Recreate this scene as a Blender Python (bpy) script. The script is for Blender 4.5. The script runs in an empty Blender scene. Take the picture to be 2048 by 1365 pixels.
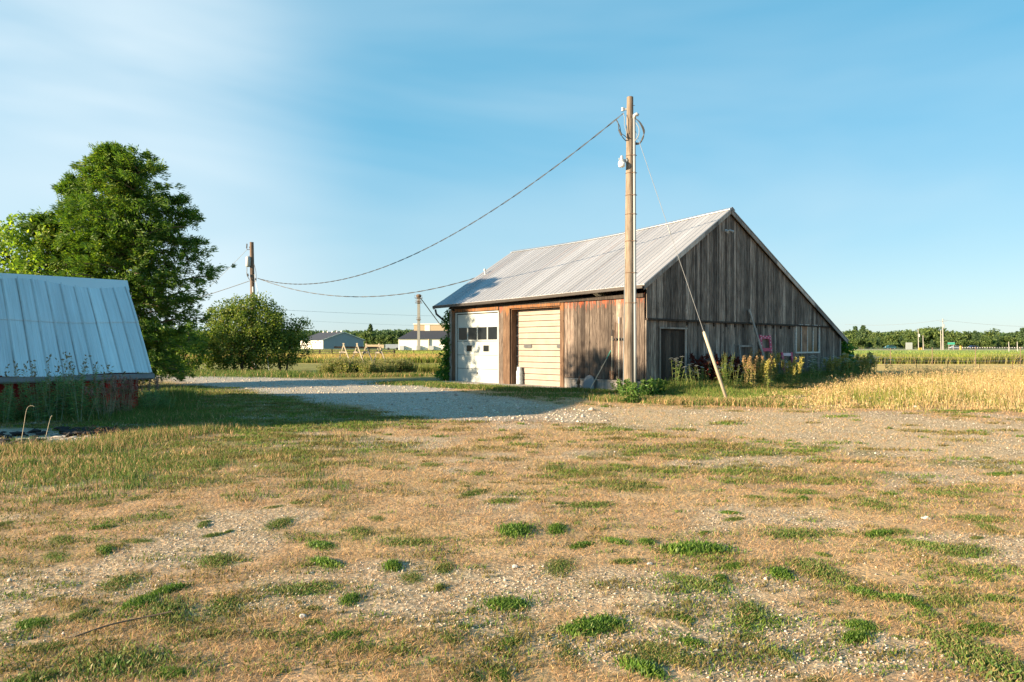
import bpy, bmesh, math, random
import numpy as np
from mathutils import Vector, Matrix
R = math.radians
# ------------------------------------------------------------------ camera, sky, sun, exposure
scene = bpy.context.scene
col = scene.collection
CAMH = 1.6
cam_d = bpy.data.cameras.new('camera'); cam = bpy.data.objects.new('camera', cam_d); col.objects.link(cam)
cam.location = (0, 0, CAMH); cam.rotation_euler = (R(90), 0, 0)
cam_d.lens = 24; cam_d.sensor_width = 36; cam_d.shift_y = 9.5/2048; cam_d.clip_end = 9000; cam_d.clip_start = 0.05
scene.camera = cam
scene.view_settings.view_transform = 'Standard'; scene.view_settings.look = 'None'
scene.view_settings.exposure = 1.82; scene.view_settings.gamma = 1
SUN_EL = R(16.0)
SUN_H = Vector((-0.905, -0.425, 0)).normalized()
SUN_V = Vector((SUN_H.x*math.cos(SUN_EL), SUN_H.y*math.cos(SUN_EL), math.sin(SUN_EL)))
world = bpy.data.worlds.new("World"); scene.world = world; world.use_nodes = True
wn = world.node_tree; wn.nodes.clear()
def N(nt, t, **kw):
    n = nt.nodes.new(t)
    for k, v in kw.items():
        if k.startswith('i_'):
            n.inputs[k[2:]].default_value = v
        else: setattr(n, k, v)
    return n
out = N(wn, 'ShaderNodeOutputWorld'); bg = N(wn, 'ShaderNodeBackground'); bg.inputs['Strength'].default_value = 0.125
sky = N(wn, 'ShaderNodeTexSky'); sky.sky_type = 'NISHITA'; sky.sun_disc = False
sky.sun_elevation = SUN_EL; sky.sun_rotation = math.atan2(SUN_V.x, SUN_V.y) % (2*math.pi)
sky.air_density = 1.0; sky.dust_density = 0.4; sky.ozone_density = 1.6; sky.altitude = 200
# the clear-air gradient of this evening (by elevation) laid over the Nishita sky, and thin high cirrus towards the left
tc = N(wn, 'ShaderNodeTexCoord'); sepz = N(wn, 'ShaderNodeSeparateXYZ'); L = wn.links.new
rt = N(wn, 'ShaderNodeValToRGB'); e = rt.color_ramp.elements; SK = 2.56
SKY = [(0.0, (.44,.57,.63)), (.06, (.36,.55,.64)), (.15, (.235,.495,.635)), (.26, (.125,.43,.62)), (.40, (.07,.375,.58)), (1.0, (.05,.26,.47))]
while len(e) < len(SKY): e.new(.5)
for i_, (p_, c_) in enumerate(SKY): e[i_].position = p_; e[i_].color = (*[q*SK for q in c_], 1)
base = N(wn, 'ShaderNodeMixRGB'); base.inputs[0].default_value = 0.88
mp = N(wn, 'ShaderNodeMapping'); mp.inputs['Rotation'].default_value = (R(10), R(35), R(20)); mp.inputs['Scale'].default_value = (0.8, 1.0, 3.0)
nz = N(wn, 'ShaderNodeTexNoise'); nz.inputs['Scale'].default_value = 1.3; nz.inputs['Detail'].default_value = 4; nz.inputs['Roughness'].default_value = 0.5; nz.inputs['Distortion'].default_value = 0.5
cr = N(wn, 'ShaderNodeMapRange'); cr.inputs['From Min'].default_value = 0.3; cr.inputs['From Max'].default_value = 0.7; cr.inputs['To Min'].default_value = 0.30; cr.inputs['To Max'].default_value = 1.0
dl = N(wn, 'ShaderNodeVectorMath', operation='DOT_PRODUCT'); dl.inputs[1].default_value = (-0.70, 0.69, 0.17)
mr = N(wn, 'ShaderNodeMapRange', interpolation_type='SMOOTHERSTEP'); mr.inputs['From Min'].default_value = 0.80; mr.inputs['From Max'].default_value = 1.0; mr.inputs['To Max'].default_value = 0.95
mul = N(wn, 'ShaderNodeMath', operation='MULTIPLY'); mx = N(wn, 'ShaderNodeMixRGB'); mx.inputs[2].default_value = (.82*SK, .92*SK, .97*SK, 1)
# one faint broad streak elsewhere
cr2 = N(wn, 'ShaderNodeMapRange', interpolation_type='SMOOTHSTEP'); cr2.inputs['From Min'].default_value = 0.45; cr2.inputs['From Max'].default_value = 0.75; cr2.inputs['To Max'].default_value = 0.28
mx2 = N(wn, 'ShaderNodeMixRGB'); mx2.inputs[2].default_value = (.62*SK, .78*SK, .86*SK, 1)
L(tc.outputs['Generated'], sepz.inputs[0]); L(sepz.outputs['Z'], rt.inputs[0]); L(sky.outputs[0], base.inputs[1]); L(rt.outputs[0], base.inputs[2])
L(tc.outputs['Generated'], mp.inputs[0]); L(mp.outputs[0], nz.inputs[0]); L(nz.outputs[0], cr.inputs[0]); L(nz.outputs[0], cr2.inputs[0])
L(tc.outputs['Generated'], dl.inputs[0]); L(dl.outputs['Value'], mr.inputs[0]); L(cr.outputs[0], mul.inputs[0]); L(mr.outputs[0], mul.inputs[1])
L(base.outputs[0], mx2.inputs[1]); L(cr2.outputs[0], mx2.inputs[0]); L(mx2.outputs[0], mx.inputs[1]); L(mul.outputs[0], mx.inputs[0]); L(mx.outputs[0], bg.inputs[0]); L(bg.outputs[0], out.inputs[0])
sd = bpy.data.lights.new('sun', 'SUN'); sd.energy = 4.3; sd.angle = R(0.6); sd.color = (1.0, 0.79, 0.53)
sun = bpy.data.objects.new('sun', sd); col.objects.link(sun); sun.rotation_euler = SUN_V.to_track_quat('Z', 'Y').to_euler(); sun.location = (-40, -20, 30)
# ------------------------------------------------------------------ helpers
F = 1365.0; HZ = 692.0
def P(px, py, d):                     # photo direction at a chosen distance -> place in the world
    return Vector(((px-1024)/F*d, d, CAMH-(py-HZ)/F*d))
def G(px, py):                        # point on the ground
    d = CAMH*F/(py-HZ); return Vector(((px-1024)/F*d, d, 0))
rnd = random.Random(7); rng = np.random.default_rng(11)
def setp(o, label=None, cat=None, group=None, kind=None):
    if label: o['label'] = label
    if cat: o['category'] = cat
    if group: o['group'] = group
    if kind: o['kind'] = kind
    return o
def thing(name, loc, label, cat, group=None):
    o = bpy.data.objects.new(name, None); col.objects.link(o); o.location = loc
    o.empty_display_size = 0.2
    return setp(o, label, cat, group)
class MB:
    def __init__(s): s.v = []; s.f = []; s.uv = None
    def add(s, vs, fs):
        b = len(s.v); s.v += [tuple(v) for v in vs]; s.f += [tuple(i+b for i in f) for f in fs]; return s
    def box(s, O, U, V, W):           # corner O and three edge vectors
        O, U, V, W = map(Vector, (O, U, V, W))
        vs = [O, O+U, O+U+V, O+V, O+W, O+U+W, O+U+V+W, O+V+W]
        return s.add(vs, [(0,3,2,1),(4,5,6,7),(0,1,5,4),(1,2,6,5),(2,3,7,6),(3,0,4,7)])
    def cbox(s, c, sx, sy, sz, rz=0):
        c = Vector(c); m = Matrix.Rotation(rz, 3, 'Z')
        U = m@Vector((sx,0,0)); V = m@Vector((0,sy,0)); W = Vector((0,0,sz))
        return s.box(c-U/2-V/2-W/2, U, V, W)
    def tube(s, pts, rad, n=8, cap=True):
        pts = [Vector(p) for p in pts]
        if not isinstance(rad, (list, tuple)): rad = [rad]*len(pts)
        rings = []; up = None
        for i, p in enumerate(pts):
            d = (pts[min(i+1, len(pts)-1)]-pts[max(i-1, 0)])
            if d.length < 1e-9: d = Vector((0,0,1))
            d.normalize()
            if up is None: up = Vector((1,0,0)) if abs(d.x) < .9 else Vector((0,1,0))
            a = (up-d*up.dot(d))
            if a.length < 1e-6: a = d.orthogonal()
            a.normalize(); up = a; b = d.cross(a)
            rings.append([p+(a*math.cos(2*math.pi*k/n)+b*math.sin(2*math.pi*k/n))*rad[i] for k in range(n)])
        vs = [v for r_ in rings for v in r_]; fs = []
        for i in range(len(pts)-1):
            for k in range(n):
                k2 = (k+1) % n; fs.append((i*n+k, i*n+k2, (i+1)*n+k2, (i+1)*n+k))
        if cap: fs.append(tuple(range(n-1,-1,-1))); fs.append(tuple(range((len(pts)-1)*n, len(pts)*n)))
        return s.add(vs, fs)
    def lathe(s, c, prof, n=16):      # prof: (r, z)
        c = Vector(c); vs = []; fs = []
        for r_, z in prof:
            for k in range(n): vs.append(c+Vector((r_*math.cos(2*math.pi*k/n), r_*math.sin(2*math.pi*k/n), z)))
        for i in range(len(prof)-1):
            for k in range(n):
                k2 = (k+1) % n; fs.append((i*n+k, i*n+k2, (i+1)*n+k2, (i+1)*n+k))
        fs.append(tuple(range(n-1,-1,-1))); fs.append(tuple(range((len(prof)-1)*n, len(prof)*n)))
        return s.add(vs, fs)
    def blob(s, c, rx, ry, rz, jit=0.15, sub=1):
        bm = bmesh.new(); bmesh.ops.create_icosphere(bm, subdivisions=sub, radius=1)
        vs = []
        for v in bm.verts:
            k = 1+rnd.uniform(-jit, jit); vs.append((c[0]+v.co.x*rx*k, c[1]+v.co.y*ry*k, c[2]+v.co.z*rz*k))
        fs = [tuple(v.index for v in f.verts) for f in bm.faces]; bm.free()
        return s.add(vs, fs)
    def build(s, name, mat, parent=None, smooth=False, bevel=0, uv=None):
        me = bpy.data.meshes.new(name)
        off = Vector(parent_world(parent)) if parent else Vector((0,0,0))
        me.from_pydata([(v[0]-off.x, v[1]-off.y, v[2]-off.z) for v in s.v], [], s.f)
        if mat: me.materials.append(mat)
        if smooth:
            for p in me.polygons: p.use_smooth = True
        if uv:
            l = me.uv_layers.new(name='UVMap')
            for lp in me.loops:
                l.data[lp.index].uv = uv[lp.vertex_index]
        me.update()
        o = bpy.data.objects.new(name, me); col.objects.link(o)
        if parent: o.parent = parent
        if bevel:
            m = o.modifiers.new('bevel', 'BEVEL'); m.width = bevel; m.segments = 2; m.limit_method = 'ANGLE'
        return o
def parent_world(p):
    v = Vector((0,0,0))
    while p is not None: v += p.location; p = p.parent
    return v
def npmesh(name, V, Fc, mat, parent=None, colr=None, k=None, smooth=False):
    """V (n,3), Fc (m,k) int arrays; colr (n,4) vertex colours"""
    me = bpy.data.meshes.new(name); k = Fc.shape[1]
    off = np.array(parent_world(parent)) if parent else np.zeros(3)
    V = (V-off).astype(np.float32)
    me.vertices.add(len(V)); me.vertices.foreach_set('co', V.ravel())
    me.loops.add(Fc.size); me.loops.foreach_set('vertex_index', Fc.astype(np.int32).ravel())
    me.polygons.add(len(Fc)); me.polygons.foreach_set('loop_start', np.arange(0, Fc.size, k, dtype=np.int32))
    if smooth: me.polygons.foreach_set('use_smooth', np.ones(len(Fc), dtype=bool))
    if colr is not None:
        a = me.color_attributes.new('tone', 'FLOAT_COLOR', 'POINT'); a.data.foreach_set('color', colr.astype(np.float32).ravel())
    me.materials.append(mat); me.update(calc_edges=True)
    o = bpy.data.objects.new(name, me); col.objects.link(o)
    if parent: o.parent = parent
    return o
def copy_tree(o, parent=None):
    c = o.copy(); col.objects.link(c)
    if parent: c.parent = parent
    for ch in list(o.children): copy_tree(ch, c)
    return c
# value noise
def vn(x, y, s=0):
    xi = np.floor(x).astype(np.int64); yi = np.floor(y).astype(np.int64); fx = x-xi; fy = y-yi
    fx = fx*fx*(3-2*fx); fy = fy*fy*(3-2*fy)
    def h(a, b):
        n = (a*374761393+b*668265263+s*982451653) & 0xffffffff
        n = ((n ^ (n >> 13))*1274126177) & 0xffffffff
        return ((n ^ (n >> 16)) & 0xffff)/65535.0
    return (h(xi,yi)*(1-fx)+h(xi+1,yi)*fx)*(1-fy)+(h(xi,yi+1)*(1-fx)+h(xi+1,yi+1)*fx)*fy
def fbm(x, y, s=0, o=4):
    t = 0; a = .5; n = 0
    for i in range(o): t = t+a*vn(x*2**i+i*17.3, y*2**i-i*9.1, s+i); n += a; a *= .5
    return t/n
def sstep(x, a, b):
    t = np.clip((x-a)/(b-a), 0, 1); return t*t*(3-2*t)
def sdpoly(x, y, poly):               # negative inside
    d = np.full(x.shape, 1e9); ins = np.zeros(x.shape, bool); n = len(poly)
    for i in range(n):
        ax, ay = poly[i][0], poly[i][1]; bx, by = poly[(i+1)%n][0], poly[(i+1)%n][1]
        ex, ey = bx-ax, by-ay; t = np.clip(((x-ax)*ex+(y-ay)*ey)/(ex*ex+ey*ey+1e-12), 0, 1)
        d = np.minimum(d, (x-ax-ex*t)**2+(y-ay-ey*t)**2)
        c = ((ay > y) != (by > y)) & (x < (bx-ax)*(y-ay)/(by-ay+1e-12)+ax); ins ^= c
    d = np.sqrt(d); return np.where(ins, -d, d)
# ------------------------------------------------------------------ materials
def newmat(name):
    m = bpy.data.materials.new(name); m.use_nodes = True; nt = m.node_tree
    b = nt.nodes['Principled BSDF']; return m, nt, b
def ramp(nt, stops, interp='LINEAR'):
    r = N(nt, 'ShaderNodeValToRGB'); r.color_ramp.interpolation = interp; e = r.color_ramp.elements
    while len(e) < len(stops): e.new(0.5)
    for i, (p, c) in enumerate(stops): e[i].position = p; e[i].color = (*c, 1) if len(c) == 3 else c
    return r
def coords(nt, scale=(1,1,1), kind='Object', rot=(0,0,0)):
    t = N(nt, 'ShaderNodeTexCoord'); m = N(nt, 'ShaderNodeMapping'); m.inputs['Scale'].default_value = scale; m.inputs['Rotation'].default_value = rot
    nt.links.new(t.outputs[kind], m.inputs[0]); return m.outputs[0]
def noise(nt, vec, scale, detail=4, rough=.55, dist=0):
    n = N(nt, 'ShaderNodeTexNoise'); n.inputs['Scale'].default_value = scale; n.inputs['Detail'].default_value = detail; n.inputs['Roughness'].default_value = rough; n.inputs['Distortion'].default_value = dist
    if vec is not None: nt.links.new(vec, n.inputs[0])
    return n.outputs[0]
def mixc(nt, fac, a, b, mode='MIX'):
    m = N(nt, 'ShaderNodeMixRGB', blend_type=mode)
    for i, x in ((0, fac), (1, a), (2, b)):
        if hasattr(x, 'links') or hasattr(x, 'is_linked'): nt.links.new(x, m.inputs[i])
        elif i == 0: m.inputs[0].default_value = x
        else: m.inputs[i].default_value = (*x, 1)
    return m.outputs[0]
def bump(nt, b, h, strength=.3, dist=.01):
    n = N(nt, 'ShaderNodeBump'); n.inputs['Strength'].default_value = strength; n.inputs['Distance'].default_value = dist
    nt.links.new(h, n.inputs['Height']); nt.links.new(n.outputs[0], b.inputs['Normal'])
def mat_plain(name, c, rough=.6, metal=0, var=.18, scale=6, bmp=.1):
    m, nt, b = newmat(name); v = coords(nt)
    n = noise(nt, v, scale, 5)
    r = ramp(nt, [(.25, tuple(x*(1-var) for x in c)), (.75, tuple(min(1, x*(1+var)) for x in c))]); nt.links.new(n, r.inputs[0])
    nt.links.new(r.outputs[0], b.inputs['Base Color']); b.inputs['Roughness'].default_value = rough; b.inputs['Metallic'].default_value = metal
    if bmp: bump(nt, b, noise(nt, v, scale*6, 4), bmp, .01)
    return m
def mat_wood(name, dark, mid, light, stretch=(14,14,.9), redtop=None, contrast=1.0, knots=True):
    m, nt, b = newmat(name)
    isl = N(nt, 'ShaderNodeNewGeometry').outputs['Random Per Island']
    v = coords(nt, stretch)
    offs = N(nt, 'ShaderNodeVectorMath', operation='ADD'); comb = N(nt, 'ShaderNodeCombineXYZ'); mu = N(nt, 'ShaderNodeMath', operation='MULTIPLY'); mu.inputs[1].default_value = 57
    nt.links.new(isl, mu.inputs[0]); nt.links.new(mu.outputs[0], comb.inputs[2]); nt.links.new(v, offs.inputs[0]); nt.links.new(comb.outputs[0], offs.inputs[1])
    g = noise(nt, offs.outputs[0], 2.2, 7, .68, .5)
    r = ramp(nt, [(.30, dark), (.50, mid), (.72, light)]); nt.links.new(g, r.inputs[0])
    vb = noise(nt, coords(nt, (1.3,1.3,.5)), 1.6, 4, .6)      # broad weather staining
    rs = ramp(nt, [(.3, (.45,.43,.42)), (.62, (1.15,1.12,1.1))]); nt.links.new(vb, rs.inputs[0])
    c1 = mixc(nt, .75, r.outputs[0], rs.outputs[0], 'MULTIPLY')
    ri = ramp(nt, [(0, (.42,.40,.40)), (.3, (.80,.79,.78)), (.7, (1.10,1.07,1.04)), (1, (1.85,1.8,1.75))]); nt.links.new(isl, ri.inputs[0])
    c2 = mixc(nt, contrast, c1, ri.outputs[0], 'MULTIPLY')
    if knots:
        vo = N(nt, 'ShaderNodeTexVoronoi'); vo.inputs['Scale'].default_value = 1.3; nt.links.new(coords(nt, (5,5,1.6)), vo.inputs['Vector'])
        rk = ramp(nt, [(0, (1,1,1)), (.075, (.7,.7,.7)), (.11, (0,0,0))]); nt.links.new(vo.outputs['Distance'], rk.inputs[0])
        c2 = mixc(nt, rk.outputs[0], c2, tuple(x*.35 for x in dark))
    if redtop:                                              # what is left of old red paint, under the eave
        z0, z1, redc, amt = redtop
        t = N(nt, 'ShaderNodeTexCoord'); sp = N(nt, 'ShaderNodeSeparateXYZ'); nt.links.new(t.outputs['Object'], sp.inputs[0])
        mr_ = N(nt, 'ShaderNodeMapRange'); mr_.inputs['From Min'].default_value = z0; mr_.inputs['From Max'].default_value = z1; mr_.inputs['To Min'].default_value = -.28; mr_.inputs['To Max'].default_value = .16; mr_.clamp = True
        nt.links.new(sp.outputs['Z'], mr_.inputs[0])
        pn = noise(nt, coords(nt, (6,6,1.1)), 2.4, 8, .72, .4)
        ad = N(nt, 'ShaderNodeMath', operation='ADD'); nt.links.new(mr_.outputs[0], ad.inputs[0]); nt.links.new(pn, ad.inputs[1])
        rr = ramp(nt, [(.50, (0,0,0)), (.60, (amt,)*3)]); nt.links.new(ad.outputs[0], rr.inputs[0])
        c2 = mixc(nt, rr.outputs[0], c2, redc)
    nt.links.new(c2, b.inputs['Base Color']); b.inputs['Roughness'].default_value = .85; b.inputs['Specular IOR Level'].default_value = .25
    bump(nt, b, g, .5, .012)
    return m
def mat_foliage(name, c_dark, c_mid, c_light, trans=.35, accent=None, scale=.9, rough=.55):
    m, nt, b = newmat(name)
    isl = N(nt, 'ShaderNodeNewGeometry').outputs['Random Per Island']
    v = coords(nt); n = noise(nt, v, scale, 3, .6)
    ad = N(nt, 'ShaderNodeMath', operation='ADD'); nt.links.new(isl, ad.inputs[0]); nt.links.new(n, ad.inputs[1])
    hf = N(nt, 'ShaderNodeMath', operation='MULTIPLY'); hf.inputs[1].default_value = .5; nt.links.new(ad.outputs[0], hf.inputs[0])
    st = [(.2, c_dark), (.5, c_mid), (.72, c_light)]
    if accent: st.append((.86, accent))
    r = ramp(nt, st); nt.links.new(hf.outputs[0], r.inputs[0])
    nt.links.new(r.outputs[0], b.inputs['Base Color']); b.inputs['Roughness'].default_value = rough; b.inputs['Specular IOR Level'].default_value = .3
    tr = N(nt, 'ShaderNodeBsdfTranslucent'); tcx = mixc(nt, 1.0, r.outputs[0], (1.5,1.6,.75), 'MULTIPLY'); nt.links.new(tcx, tr.inputs[0])
    ms = N(nt, 'ShaderNodeMixShader'); ms.inputs[0].default_value = trans
    o = nt.nodes['Material Output']; nt.links.new(b.outputs[0], ms.inputs[1]); nt.links.new(tr.outputs[0], ms.inputs[2]); nt.links.new(ms.outputs[0], o.inputs[0])
    return m
def mat_attr_leaf(name, trans=.3, rough=.6, spec=.2):
    m, nt, b = newmat(name)
    a = N(nt, 'ShaderNodeAttribute'); a.attribute_name = 'tone'
    nt.links.new(a.outputs['Color'], b.inputs['Base Color']); b.inputs['Roughness'].default_value = rough; b.inputs['Specular IOR Level'].default_value = spec
    tr = N(nt, 'ShaderNodeBsdfTranslucent'); nt.links.new(a.outputs['Color'], tr.inputs[0])
    ms = N(nt, 'ShaderNodeMixShader'); ms.inputs[0].default_value = trans
    o = nt.nodes['Material Output']; nt.links.new(b.outputs[0], ms.inputs[1]); nt.links.new(tr.outputs[0], ms.inputs[2]); nt.links.new(ms.outputs[0], o.inputs[0])
    return m
M = {}
M['gable'] = mat_wood('weathered_grey_boards', (.036,.030,.027), (.170,.148,.132), (.43,.39,.35))
M['front'] = mat_wood('weathered_brown_boards', (.038,.029,.025), (.115,.092,.078), (.27,.23,.195), redtop=(2.3,3.55,(.40,.085,.03),.8))
M['post'] = mat_wood('brown_posts', (.055,.033,.022), (.135,.085,.056), (.25,.175,.12), redtop=(2.2,3.5,(.33,.12,.03),.6))
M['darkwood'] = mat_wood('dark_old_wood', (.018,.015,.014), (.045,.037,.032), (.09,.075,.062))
M['greytrim'] = mat_wood('grey_trim_wood', (.16,.15,.145), (.30,.285,.27), (.44,.42,.40), knots=False)
M['pole'] = mat_wood('pole_wood', (.085,.062,.045), (.24,.19,.145), (.40,.34,.27), stretch=(22,22,.5), contrast=.0)
M['farpole'] = mat_wood('far_pole_wood', (.08,.055,.04), (.17,.12,.09), (.25,.19,.14), stretch=(22,22,.5), contrast=.0, knots=False)
M['palepole'] = mat_plain('pale_pole', (.36,.34,.31), .8)
M['white'] = mat_plain('white_painted_steel', (.40,.43,.415), .42, 0, .05, 1.4, .02)
M['cream'] = mat_plain('cream_painted_steel', (.315,.256,.212), .5, 0, .15, 2.6, .04)
M['glass'] = mat_plain('dark_glass', (.012,.015,.018), .12, 0, .3, 2, 0); M['glass'].node_tree.nodes['Principled BSDF'].inputs['Specular IOR Level'].default_value = .22
M['slot'] = mat_plain('grey_slot_glass', (.10,.105,.11), .3, 0, .2, 6, 0)
M['black'] = mat_plain('black_rubber', (.015,.015,.017), .5, 0, .2, 20, 0)
M['gutter'] = mat_plain('brown_gutter', (.035,.028,.024), .45, .2, .3, 3, .05)
M['galv'] = mat_plain('galvanised_steel', (.52,.54,.56), .38, .75, .12, 9, .05)
M['greymetal'] = mat_plain('grey_painted_metal', (.42,.44,.45), .5, .2, .12, 9, .03)
M['lamp'] = mat_plain('opal_lamp_bowl', (.88,.88,.86), .25, 0, .02, 3, 0)
M['conduit'] = mat_plain('pvc_conduit', (.26,.28,.295), .45, 0, .06, 3, 0)
M['concrete'] = mat_plain('concrete', (.30,.28,.26), .9, 0, .3, 3, .4)
M['redwall'] = mat_wood('red_painted_boards', (.20,.014,.012), (.34,.028,.022), (.42,.05,.04), knots=False)
M['fascia'] = mat_plain('grey_fascia', (.20,.215,.235), .6, 0, .25, 3, .1)
M['pink'] = mat_plain('pink_paint', (.42,.035,.11), .6, 0, .25, 14, .1)
M['palepink'] = mat_plain('pale_pink_paint', (.62,.46,.50), .6, 0, .2, 14, .1)
M['oldwhite'] = mat_plain('flaking_white_paint', (.55,.53,.50), .7, 0, .35, 18, .3)
M['curtain'] = mat_plain('stained_curtain', (.28,.17,.11), .9, 0, .6, 4, .1)
M['bark'] = mat_plain('bark', (.12,.09,.065), .95, 0, .4, 7, .6)
M['twig'] = mat_plain('twig', (.16,.11,.07), .9, 0, .3, 9, .3)
M['rope'] = mat_plain('steel_wire', (.30,.30,.30), .5, .5, .1, 5, 0)
M['cable'] = mat_plain('cable', (.06,.06,.062), .55, .1, .3, 1, 0)
M['terracotta'] = mat_plain('terracotta', (.42,.085,.03), .8, 0, .3, 20, .3)
M['yellow'] = mat_plain('yellow_plastic', (.42,.27,.05), .5)
M['green_sign'] = mat_plain('green_sign', (.05,.38,.25), .5, 0, .04)
M['teal'] = mat_plain('teal_car_paint', (.03,.11,.13), .25, .3, .05)
M['navy'] = mat_plain('navy_car_paint', (.03,.05,.12), .25, .3, .05)
M['silver'] = mat_plain('silver_car_paint', (.42,.44,.47), .25, .5, .05)
M['siding'] = mat_plain('white_siding', (.76,.72,.66), .7, 0, .04, 1)
M['greysiding'] = mat_plain('blue_grey_siding', (.22,.26,.32), .7, 0, .04, 1)
M['darkroof'] = mat_plain('dark_shingles', (.030,.036,.052), .85, 0, .15, 2)
M['tan'] = mat_plain('tan_panel', (.42,.33,.22), .8)
M['stone'] = mat_plain('limestone', (.46,.43,.39), .9, 0, .25, 14, .4)
M['timber'] = mat_plain('sunbleached_timber', (.50,.42,.31), .85, 0, .25, 12, .2)
M['blade'] = mat_attr_leaf('grass_blades', .35)
M['leafy'] = mat_attr_leaf('leafy_weeds', .35, .5, .3)
M['cedar'] = mat_foliage('cedar_foliage', (.034,.088,.017), (.085,.165,.024), (.18,.26,.032), .34, (.30,.25,.04), .7)
M['maple'] = mat_foliage('broadleaf_foliage', (.08,.16,.02), (.18,.28,.035), (.30,.38,.05), .5, (.34,.30,.05), .8)
M['bushy'] = mat_foliage('bush_foliage', (.045,.085,.018), (.11,.17,.03), (.22,.25,.045), .38, (.34,.24,.10), .9)
M['vine'] = mat_foliage('vine_foliage', (.03,.095,.014), (.06,.16,.02), (.12,.24,.03), .38, None, 1.5)
M['fartree'] = mat_foliage('far_tree_foliage', (.03,.06,.018), (.08,.125,.035), (.17,.22,.06), .3, None, .10)
M['farpine'] = mat_foliage('far_evergreen_foliage', (.03,.065,.03), (.06,.11,.045), (.11,.16,.06), .2, None, .12)
M['hedge'] = mat_foliage('field_edge_green', (.06,.10,.015), (.15,.20,.03), (.28,.30,.05), .35, (.38,.33,.08), .4)
# ------------------------------------------------------------------ ground
drive_px = [(300,737),(420,748),(560,756),(700,761),(868,767),(905,783),(1010,800),(1130,812),(1215,828),(1180,843),(1000,846),(800,836),(700,815),(600,798),(450,776),(300,757)]
drive_poly = [tuple(G(*p)[:2]) for p in drive_px]
sand_px = [(1100,808),(1300,815),(1500,822),(1720,828),(2048,842),(2300,850),(2300,990),(2048,960),(1750,905),(1450,872),(1150,846)]
sand_poly = [tuple(G(*p)[:2]) for p in sand_px]
ash_px = [(-200,862),(60,856),(150,870),(240,866),(235,888),(150,898),(40,905),(-200,915)]
ash_poly = [tuple(G(*p)[:2]) for p in ash_px]
lawn_px = [(310,768),(520,778),(640,800),(720,822),(820,845),(560,858),(330,858),(250,830)]
lawn_poly = [tuple(G(*p)[:2]) for p in lawn_px]
barnC = Vector((4.48, 23.0, 0)); bA = Vector((-.67, .742, 0)); bA.normalize(); bB = Vector((bA.y, -bA.x, 0)); bN = -bB
def masks(x, y):
    w = (fbm(x*.55, y*.55, 3)-.5)*2.2+(fbm(x*2.3, y*2.3, 5)-.5)*1.2
    drive = sstep(-(sdpoly(x, y, drive_poly)+w*.8+(fbm(x*5,y*5,8)-.5)*.8), -.5, .5)
    sand = sstep(-(sdpoly(x, y, sand_poly)+w*1.0), -1.0, 1.0)
    lawn = sstep(-(sdpoly(x, y, lawn_poly)+w*.9), -1.2, .8)
    # apron in front of the barn doors
    v = (x-barnC.x)*bA.x+(y-barnC.y)*bA.y; u = -((x-barnC.x)*bB.x+(y-barnC.y)*bB.y)
    apron = sstep(u, -.1, .1)*sstep(-u, -2.4, -1.0)*sstep(v, -1.5, .5)*(1-sstep(v, 12, 14))
    near = sstep(-y, -9.5, -3.2)
    gb = fbm(x*.8+3, y*1.1, 21)            # bare gravel showing through near the camera
    bare = sstep(gb+near*.13+sstep(x, 2, 12)*.05-.05*sstep(-x, 0, 4), .55, .68)
    gr = fbm(x*.42, y*.6, 31)*.5+fbm(x*1.9, y*2.4, 33)*.5
    left = sstep(-x, -1.0, 5.0)*sstep(y, 5.0, 8.5)
    green = sstep(gr+left*.07+lawn*.28-drive*.3-.14*sstep(x, 3, 9)*sstep(y,9,12), .48, .66)
    far = sstep(y, 30, 36)
    return drive, sand, lawn, apron, bare, green, far
def ground_z(x, y):
    return (fbm(x*.35, y*.35, 71)-.5)*.07*np.clip(1-(np.abs(y-8)/26), 0, 1) + (fbm(x*2.2, y*2.2, 72)-.5)*.022*np.clip(1-(np.abs(y-6)/16), 0, 1)
def lerp3(a, b, m): return a*(1-m[..., None])+np.array(b)*m[..., None]
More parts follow.
